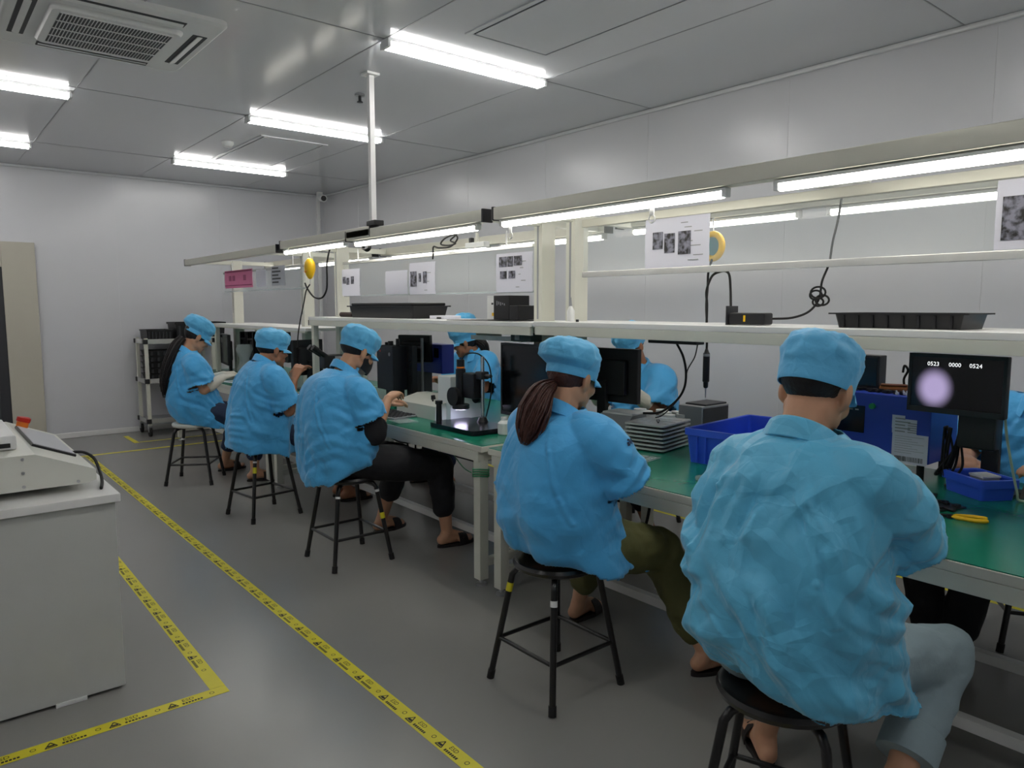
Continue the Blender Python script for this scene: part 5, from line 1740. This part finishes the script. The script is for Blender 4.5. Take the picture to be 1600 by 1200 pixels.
# adapter with its cables
t = thing('power_adapter', 'black power adapter with a yellow label on the white shelf', 'power adapter', (2.74, 1.75, S1), R(3))
obj('case', box(B(), (0, 0, .027), (.075, .165, .050), .008), M_BLACK, t)
obj('bracket', box(B(), (0, .088, .040), (.09, .006, .08), .001), M_DARK, t)
bm = B(); quad(bm, face_x(-.0382, .012, .015), 0, .010, 0, .026); obj('yellow_label', bm, M_YEL, t, smooth=False)
cable('cable', [(2.76, 1.66, 1.40), (2.77, 1.58, 1.405), (2.79, 1.52, 1.43), (2.79, 1.48, 1.48), (2.79, 1.47, 1.55), (2.82, 1.46, 1.62), (2.82, 1.45, 1.70), (2.82, 1.43, 1.80), (2.81, 1.415, 1.895)], .0045, 'black mains cable from the adapter up to the white socket strip')
bm = B()
for k, (dy, dz, r_) in enumerate(((.0, 1.505, .022), (.012, 1.495, .018), (-.012, 1.475, .020), (.008, 1.468, .016))):
    tube(bm, [(2.775 + .006 * k, 1.477 + dy + r_ * 1.4 * math.cos(a), dz + r_ * math.sin(a)) for a in [2 * PI * i / 18 for i in range(19)]], .004, 7)
o = obj('cable_tie_knot', bm, M_RUB, None, angle=0); tag(o, 'knotted loops of black cable tied above the shelf', 'cable')
cable('cable', [(2.74, 1.84, 1.40), (2.76, 1.86, 1.44), (2.79, 1.885, 1.52), (2.80, 1.90, 1.585), (2.825, 1.935, 1.605), (2.825, 1.965, 1.605), (2.80, 1.99, 1.585), (2.79, 2.01, 1.52), (2.79, 2.005, 1.46), (2.79, 2.005, 1.378)], .0055, 'black cable arching over the lower board rail left of the adapter')
t = thing('socket_strip', 'white socket strip with a black plug over the nearest bench', 'socket', (2.80, 1.41, 1.908))
obj('housing', box(B(), (0, 0, .018), (.045, .20, .034), .004), M_WHITE, t)
obj('plug', box(B(), (-.03, -.0, .028), (.03, .032, .032), .006), M_BLACK, t)
obj('rocker_switch', box(B(), (-.0235, .065, .018), (.004, .02, .014)), M_GREY, t)
t = thing('socket_strip', 'white socket strip with a black plug over the middle bench', 'socket', (2.80, 3.74, 1.815))
obj('housing', box(B(), (0, 0, .018), (.045, .20, .034), .004), M_WHITE, t)
obj('plug', box(B(), (0, .06, .05), (.028, .028, .034), .006), M_BLACK, t)
obj('bracket', box(B(), (0, 0, .065), (.012, .02, .06)), M_FRAME, t)
cable('cable', [(2.42, 3.38, 1.90), (2.46, 3.46, 1.875), (2.5, 3.55, 1.86), (2.5, 3.60, 1.835), (2.5, 3.55, 1.815), (2.5, 3.62, 1.808), (2.5, 3.70, 1.82), (2.5, 3.66, 1.85), (2.5, 3.56, 1.865), (2.5, 3.53, 1.84), (2.5, 3.60, 1.80), (2.5, 3.72, 1.80), (2.5, 3.78, 1.81), (2.51, 3.80, 1.77), (2.52, 3.82, 1.74)], .005, 'bundled black cable looped under the middle lamp frame')
bm = B()
for k in range(5):
    tube(bm, [(2.40 + .004 * k, 4.45 + .045 * math.cos(a), 1.842 + (.012 + .003 * k) * math.sin(a)) for a in [2 * PI * i / 20 for i in range(21)]], .0045, 7)
tube(bm, [(2.40, 4.40, 1.90), (2.40, 4.42, 1.85)], .004, 7)
o = obj('cable_coil', bm, M_RUB, None, angle=0); tag(o, 'coil of black lamp cable hanging left of the drop pole', 'cable')

# yellow balancer
t = thing('spring_balancer', 'yellow pear shaped spring balancer hanging under the far bench lamp', 'balancer', (2.38, 5.28, 1.655))
bm = B()
prof = [(.0, .004), (.006, .018), (.03, .036), (.065, .050), (.10, .053), (.13, .044), (.15, .026), (.158, .012)]
skin_rings(bm, [[V((r * .75 * math.cos(2 * PI * j / 24), r * math.sin(2 * PI * j / 24), z)) for j in range(24)] for z, r in prof]); obj('housing', bm, M_YEL, t, angle=60)
bm = B(); tube(bm, [(-.036, .016, .058), (-.039, .0, .050), (-.036, -.018, .062)], .003, 6); obj('orange_mark', bm, M_ORANGE, t)
bm = B(); tube(bm, [(0, 0, .155), (0, 0, .170)], .004, 8); obj('hook', bm, M_STEEL, t)
bm = B(); tube(bm, [(0, 0, .002), (0, .0, -.04)], .002, 6); obj('wire', bm, M_STEEL, t)
cable('cable', [(2.40, 4.72, 1.955), (2.40, 4.86, 1.95), (2.40, 4.97, 1.87), (2.40, 5.03, 1.76), (2.40, 5.035, 1.65), (2.40, 5.05, 1.57), (2.40, 5.13, 1.515), (2.40, 5.26, 1.52), (2.40, 5.37, 1.58), (2.40, 5.42, 1.63)], .0065, 'thick black cable swinging below the yellow balancer')
cable('cable', [(2.38, 5.29, 1.615), (2.39, 5.38, 1.57), (2.40, 5.45, 1.48), (2.40, 5.53, 1.34), (2.40, 5.58, 1.22), (2.40, 5.60, 1.12)], .005, 'thin black cable from the yellow balancer down to the microscope')

# -- papers on the clear boards
def paper(y0, y1, z0, z1, label, photos=(), x=2.792, lines=0, m=None, tilt=0):
    """y0 is the left edge as seen from the aisle (larger y)"""
    w_, h_ = y0 - y1, z1 - z0
    t = thing('paper_sheet', label, 'paper', (x, (y0 + y1) / 2, z0), 0, 'papers on the clear boards')
    bm = B(); n = 8
    rings = []
    for i in range(n + 1):
        z = h_ * i / n
        dx = -.004 * math.sin(PI * i / n) - .002 * (i % 2)
        rings.append([V((dx, w_ / 2, z)), V((dx - .001, 0, z)), V((dx, -w_ / 2, z)), V((dx + .0008, -w_ / 2, z)), V((dx - .0002, 0, z)), V((dx + .0008, w_ / 2, z))])
    skin_rings(bm, rings)
    obj('sheet', bm, m or M_PAPER, t)
    for (a, b, c, d_) in photos:
        bm = B(); bx(bm, -.0085, -.0072, (y0 + y1) / 2 * 0 + (a - (y0 + y1) / 2), (b - (y0 + y1) / 2), c - z0, d_ - z0)
        obj('printed_photo', bm, M_PHOTO, t)
    if lines:
        bm = B(); M = face_x(-.0078, 0, 0); rr = random.Random(int(y0 * 100))
        for k in range(lines):
            zz = h_ * (.12 + .8 * k / lines)
            a = rr.uniform(.05, .28) * w_; L = rr.uniform(.05, .17) * w_
            quad(bm, M, a, a + L, zz, zz + .004)
        obj('printed_lines', bm, M_GREY, t, smooth=False)
    return t
paper(2.37, 2.0, 1.632, 1.872, 'white paper with three dark photos hanging above the ponytail worker', [(2.26, 2.32, 1.72, 1.80), (2.19, 2.25, 1.70, 1.79), (2.10, 2.17, 1.69, 1.795)], lines=9)
paper(3.535, 3.20, 1.535, 1.765, 'white paper with five small photos left of the cream post', [(3.43, 3.50, 1.685, 1.745), (3.37, 3.42, 1.685, 1.745), (3.29, 3.36, 1.69, 1.745), (3.43, 3.49, 1.615, 1.66), (3.35, 3.41, 1.615, 1.66)], lines=5)
paper(4.53, 4.20, 1.535, 1.755, 'white paper with three small photos over the middle bench', [(4.43, 4.51, 1.59, 1.695), (4.37, 4.40, 1.62, 1.68), (4.30, 4.345, 1.61, 1.69)], lines=3)
paper(4.87, 4.56, 1.54, 1.71, 'faint blank paper left of the paper with three small photos', m=M_PAPER)
paper(5.575, 5.27, 1.535, 1.75, 'white paper with dark photos behind the yellow balancer cable', [(5.50, 5.55, 1.635, 1.69), (5.44, 5.485, 1.625, 1.68), (5.36, 5.41, 1.63, 1.69)])
paper(.885, .58, 1.635, 1.86, 'white paper with one large dark photo at the right edge', [(.60, .865, 1.665, 1.805)])
t = paper(8.0, 7.2, 1.64, 1.82, 'pink sign with dark characters on the farthest clear board', x=2.652, m=M_PINK)
bm = B(); M = face_x(-.0078, 0, 0)
quad(bm, M, -.39, .39, .158, .176); quad(bm, M, -.39, .39, .022, .030)
rr = random.Random(9)
for gx in (-.26, -.15, .16):
    for k in range(4):
        quad(bm, M, gx, gx + .075, .075 + k * .014, .081 + k * .014)
    for k in range(3):
        quad(bm, M, gx + k * .03, gx + k * .03 + .008, .072, .125)
obj('sign_print', bm, M_MAG, t, smooth=False)
t = paper(6.72, 6.40, 1.64, 1.82, 'grey printed notice left of the yellow balancer', x=2.652, m=mat('grey_paper', (196, 198, 206), .6))
bm = B(); M = face_x(-.0078, 0, 0)
for k in range(5): quad(bm, M, -.13, .02 + .05 * (k % 2), .025 + .032 * k, .038 + .032 * k)
obj('printed_lines', bm, M_DARK, t, smooth=False)
paper(7.1, 6.85, 1.64, 1.81, 'faint blank paper between the pink sign and the grey notice', x=2.652)

# -- microscope of the raised-hand worker
t = thing('microscope', 'black stereo microscope that the second worker from the far end looks into', 'microscope', (2.42, 4.98, TZ))
obj('base', box(B(), (0, 0, .012), (.26, .22, .024), .006), M_BLKM, t)
bm = B(); tube(bm, [(.10, 0, .02), (.10, 0, .40)], .016, 14); obj('post', bm, M_CHROME, t)
bm = B(); box(bm, (-.02, 0, .30), (.17, .10, .10), .014); box(bm, (.08, 0, .29), (.07, .07, .06), .006); obj('head', bm, M_BLKM, t)
for s in (-1, 1):
    bm = B(); tube(bm, [(-.07, s * .030, .33), (-.15, s * .032, .385), (-.151, s * .032, .386), (-.185, s * .032, .41)], [.018, .018, .022, .022], 14); obj('eyepiece', bm, M_BLKM, t)
    bm = B(); cyl(bm, (.08, s * .036, .29), .022, .02 * s, 16, 'y'); obj('focus_knob', bm, M_DARK, t)
bm = B(); tube(bm, [(-.02, 0, .26), (-.02, 0, .20), (-.02, 0, .18)], [.035, .035, .045], 20); obj('objective', bm, M_BLKM, t)
bm = B(); box(bm, (-.0, -.055, .33), (.05, .004, .02)); obj('plate', bm, M_GREY, t)
t = thing('storage_bin', 'small dark blue parts bin beside the microscope', 'bin', (2.62, 5.22, TZ))
bm = B(); skin_rings(bm, [[V((x * s, y * s, z)) for x, y in rrect(.16, .22, .01, 3)] for s, z in ((.92, 0), (1, .09), (.94, .09), (.86, .006))]); obj('body', bm, M_BLUEM, t)
bm = B(); box(bm, (-.078, 0, .05), (.004, .08, .03)); obj('paper_label', bm, M_PAPER, t)
monitor((2.62, 5.93, TZ), R(-78), .30, .30, .12, 'tall narrow black monitor seen edge-on beside the shelf end')
# farthest bench
monitor((2.78, 7.02, TZ), 0, .66, .32, .17, 'black monitor behind the blue cap of the second worker from the far end')
monitor((2.60, 7.95, TZ), R(-10), .50, .32, .09, 'black monitor in front of the farthest worker')
for k, (y, lab) in enumerate(((7.62, 'left black screen rack on the farthest bench'), (7.42, 'right black screen rack on the farthest bench'))):
    t = thing('equipment_rack', lab, 'rack', (2.78, y, TZ), 0)
    bm = B()
    for s in (-1, 1): bx(bm, -.10, .10, s * .075 - .012, s * .075 + .012, 0, .44)
    obj('side_frame', bm, M_BLKM, t)
    for z in (.0, .13, .25, .36):
        obj('rack_shelf', bx(B(), -.10, .10, -.063, .063, z, z + .02), M_BLKM, t)
    for z in (.03, .16, .28):
        obj('instrument', bx(B(), -.085, .06, -.05, .05, z, z + .07, .004), [M_BLACK, M_GREY][int(z * 100) % 2], t)
t = thing('clear_bag', 'crumpled clear bag with grey contents on the farthest bench', 'bag', (2.56, 7.24, TZ))
bm = B()
rings = []
for i in range(8):
    z = i / 7 * .33
    rings.append([V(((.06 + .02 * math.sin(i * 1.3)) * math.cos(a) * (1 + .25 * noise.noise(V((math.cos(a) * 2, math.sin(a) * 2, z * 9)))), .07 * math.sin(a) * (1.1 - .5 * i / 7), z)) for a in [2 * PI * j / 20 for j in range(20)]])
skin_rings(bm, rings); obj('bag', bm, M_CLEAR2, t)
bm = B(); ell(bm, (0, 0, .08), (.045, .05, .07)); obj('contents', bm, M_GREY, t)
for x, y, lab in ((2.36, 6.9, 'white paper sheet on the farthest bench near the gloves'), (2.36, 5.45, 'white paper sheet by the elbow of the microscope worker'), (2.42, 6.05, 'white paper sheet at the near end of the farthest bench')):
    t = thing('paper_sheet', lab, 'paper', (x, y, TZ), R(12))
    obj('sheet', box(B(), (0, 0, .003), (.20, .28, .004)), M_PAPER, t)
    obj('print', box(B(), (-.02, 0, .0053), (.10, .20, .0006)), M_GREY, t)
t = thing('test_fixture', 'small metal fixture under the white gloved hands', 'device', (2.32, 6.40, TZ))
obj('base', box(B(), (0, 0, .02), (.16, .20, .04), .004), M_DARK, t)
obj('plate', box(B(), (-.0, 0, .046), (.12, .16, .012), .002), M_STEEL, t)

# cables and wires under the middle bench
cable('cable', [(2.8, 4.60, .66), (2.8, 4.62, .48), (2.8, 4.55, .38), (2.8, 4.42, .42), (2.8, 4.38, .52), (2.8, 4.46, .55), (2.8, 4.50, .40), (2.8, 4.44, .27)], .007, 'black cable tangle hanging under the middle bench')
cable('cable', [(2.75, 4.90, .66), (2.75, 4.85, .52), (2.75, 4.65, .46), (2.8, 4.45, .48), (2.9, 4.2, .56), (3.0, 3.95, .66)], .005, 'thin black cable swagged below the middle bench')
cable('cable', [(2.60, 2.50, .665), (2.60, 2.52, .45), (2.62, 2.40, .33), (2.66, 2.26, .36), (2.68, 2.22, .50), (2.68, 2.22, .665)], .007, 'black cable loop hanging under the nearest bench behind the ponytail worker')
bm = B()
for k in range(4):
    z = .585 + .012 * k
    tube(bm, [(2.24 + .042 * math.cos(a), 2.97 + .042 * math.sin(a), z + .004 * math.sin(2 * a)) for a in [2 * PI * i / 20 for i in range(21)]], .0035, 6)
tube(bm, catmull([(2.2, 3.0, .60), (2.3, 3.2, .575), (2.45, 3.5, .57), (2.7, 4.0, .60)], 6), .003, 6)
o = obj('green_wire', bm, mat('green_wire', (36, 140, 90), .5), None, angle=0); tag(o, 'green earth wire wound round the front bench leg', 'wire')
t = thing('desktop_computer', 'black computer tower standing under the middle bench', 'computer', (2.95, 3.25, .14))
obj('case', box(B(), (0, 0, .21), (.40, .18, .42), .006), M_BLACK, t)
obj('front_panel', box(B(), (-.203, 0, .21), (.008, .17, .40), .003), M_DARK, t)

# -- trolley with crates by the far wall
t = thing('trolley', 'grey three tier trolley on castors against the far wall', 'trolley', (2.40, 9.03, 0))
for sx in (-1, 1):
    for sy in (-1, 1):
        x, y = sx * .36, sy * .19
        l = obj('post', bx(B(), x - .018, x + .018, y - .018, y + .018, .12, 1.10, .003), M_FRAME, t)
        bm = B(); cyl(bm, (x - .012, y, .055), .055, .024, 20, 'x'); w2 = obj('castor', bm, M_RUB, t)
        bm = B(); bx(bm, x - .02, x + .02, y - .02, y + .02, .085, .125); bx(bm, x - .018, x - .014, y - .015, y + .015, .05, .10); bx(bm, x + .014, x + .018, y - .015, y + .015, .05, .10); obj('fork', bm, M_STEEL, w2)
for z in (.17, .62, 1.06):
    s = obj('tier', bx(B(), -.38, .38, -.21, .21, z - .02, z + .012, .003), M_GREY, t)
    bm = B()
    bx(bm, -.385, .385, -.214, -.208, z - .022, z + .03); bx(bm, -.385, -.379, -.214, .214, z - .022, z + .03)
    obj('edge_strip', bm, M_ALUB, s)
    bm = B()
    for sx in (-1, 1):
        for sy in (-1, 1): box(bm, (sx * .37, sy * .20, z + .003), (.05, .05, .052), .006)
    obj('corner_cover', bm, M_BLACK, s)
def crate(loc, rz, L, W, Hh, label):
    t = thing('black_crate', label, 'crate', loc, rz, 'black crates on the trolley')
    bm = B()
    skin_rings(bm, [[V((x * s, y * s, z)) for x, y in rrect(L, W, .012, 3)] for s, z in ((.93, 0), (.98, Hh * .88), (1.02, Hh * .88), (1.02, Hh), (.96, Hh), (.90, .008))])
    obj('body', bm, M_BLACK, t)
    for k in range(7):
        obj('rib', bx(B(), -L * .44 + k * L * .13, -L * .40 + k * L * .13, -W / 2 - .002, -W / 2 + .010, Hh * .15, Hh * .8), M_DARK, t)
    return t
crate((2.64, 9.03, 1.0725), 0, .56, .36, .20, 'large black crate on the trolley behind the farthest blue cap')
crate((2.20, 9.03, 1.0725), 0, .28, .34, .12, 'small black crate on the left of the trolley top')
for k in range(5):
    t = crate((2.32, 9.03, .6325 + .066 * k), 0, .52, .34, .062, 'x')
    t['label'] = ['lowest black tray on the middle trolley tier', 'second black tray up on the middle trolley tier', 'middle black tray of five on the middle trolley tier', 'fourth black tray up on the middle trolley tier', 'topmost black tray on the middle trolley tier'][k]
t = thing('red_carton', 'red carton on the lowest trolley tier behind the white seat', 'box', (2.50, 8.98, .1825))
obj('box', bx(B(), -.12, .12, -.12, .12, 0, .20, .003), mat('red_card', (150, 60, 66), .6), t)
obj('tape_strip', bx(B(), -.121, .121, -.02, .02, .0, .2015), mat('brown_tape', (176, 140, 96), .5), t)

# -- white cabinet and machine at the left
t = thing('cabinet', 'large light grey cabinet at the lower left', 'cabinet', (-.17, 3.62, 0))
obj('body', bx(B(), -.73, .73, -.62, .62, .012, .73, .004), mat('cabinet_grey', (196, 198, 194), .45), t)
obj('top', bx(B(), -.745, .745, -.64, .64, .73, .762, .004), M_WLAM, t)
obj('plinth', bx(B(), -.70, .70, -.59, .59, 0, .012), M_DARK, t)
bm = B(); bx(bm, .50, .60, -.625, -.60, .0, .016, .002); obj('level_shim', bm, M_WHITE, t)
t = thing('bench_machine', 'cream bench machine with sloping front panel on the grey cabinet', 'machine', (-.17, 3.64, .762))
for x in (-.55, .35):
    for y in (-.42, .38):
        bm = B(); cyl(bm, (x, y, 0), .02, .031, 14); obj('foot', bm, M_RUB, t)
obj('body', prism(B(), [(-.62, .030), (.665, .030), (.69, .040), (.69, .078), (.50, .158), (-.62, .165)], -.54, .44), M_OFFW, t, angle=15)
for x, z in ((.46, .145), (.46, .095), (.46, .045), (.63, .040)):
    bm = B(); cyl(bm, (x, -.54, z), .006, -.003, 10, 'y'); obj('screw', bm, M_STEEL, t)
rot = Matrix.Rotation(math.atan2(.08, .19), 3, 'Y')
c = V((.59, -.02, .124))
obj('panel_frame', box(B(), c, (.16, .56, .012), .003, rot), M_BLACK, t)
obj('display_panel', box(B(), c + rot @ V((.0, 0, .0065)), (.148, .54, .004), .001, rot), mat('grey_display', (186, 188, 194), .35), t)
obj('print_head_lower', bx(B(), -.62, .46, -.40, .10, .16, .215, .008), M_WHITE, t)
obj('slot', bx(B(), .28, .44, -.404, -.398, .170, .186), M_BLACK, t)
obj('print_head_upper', bx(B(), -.62, .42, -.22, .22, .215, .255, .012), M_WLAM, t)
bm = B(); tube(bm, [(.55, .34, .14), (.556, .34, .165)], .024, 18); e = obj('stop_button_base', bm, M_ORANGE, t)
bm = B(); tube(bm, [(.556, .34, .165), (.562, .34, .182), (.563, .34, .186)], [.028, .028, .020], 18); obj('stop_button', bm, M_RED, e)
cable('cable', [(.50, 3.50, .845), (.535, 3.44, .85), (.562, 3.38, .83), (.566, 3.30, .79), (.555, 3.20, .771), (.53, 3.08, .769)], .006, 'black cable running off the cream machine over the cabinet edge')
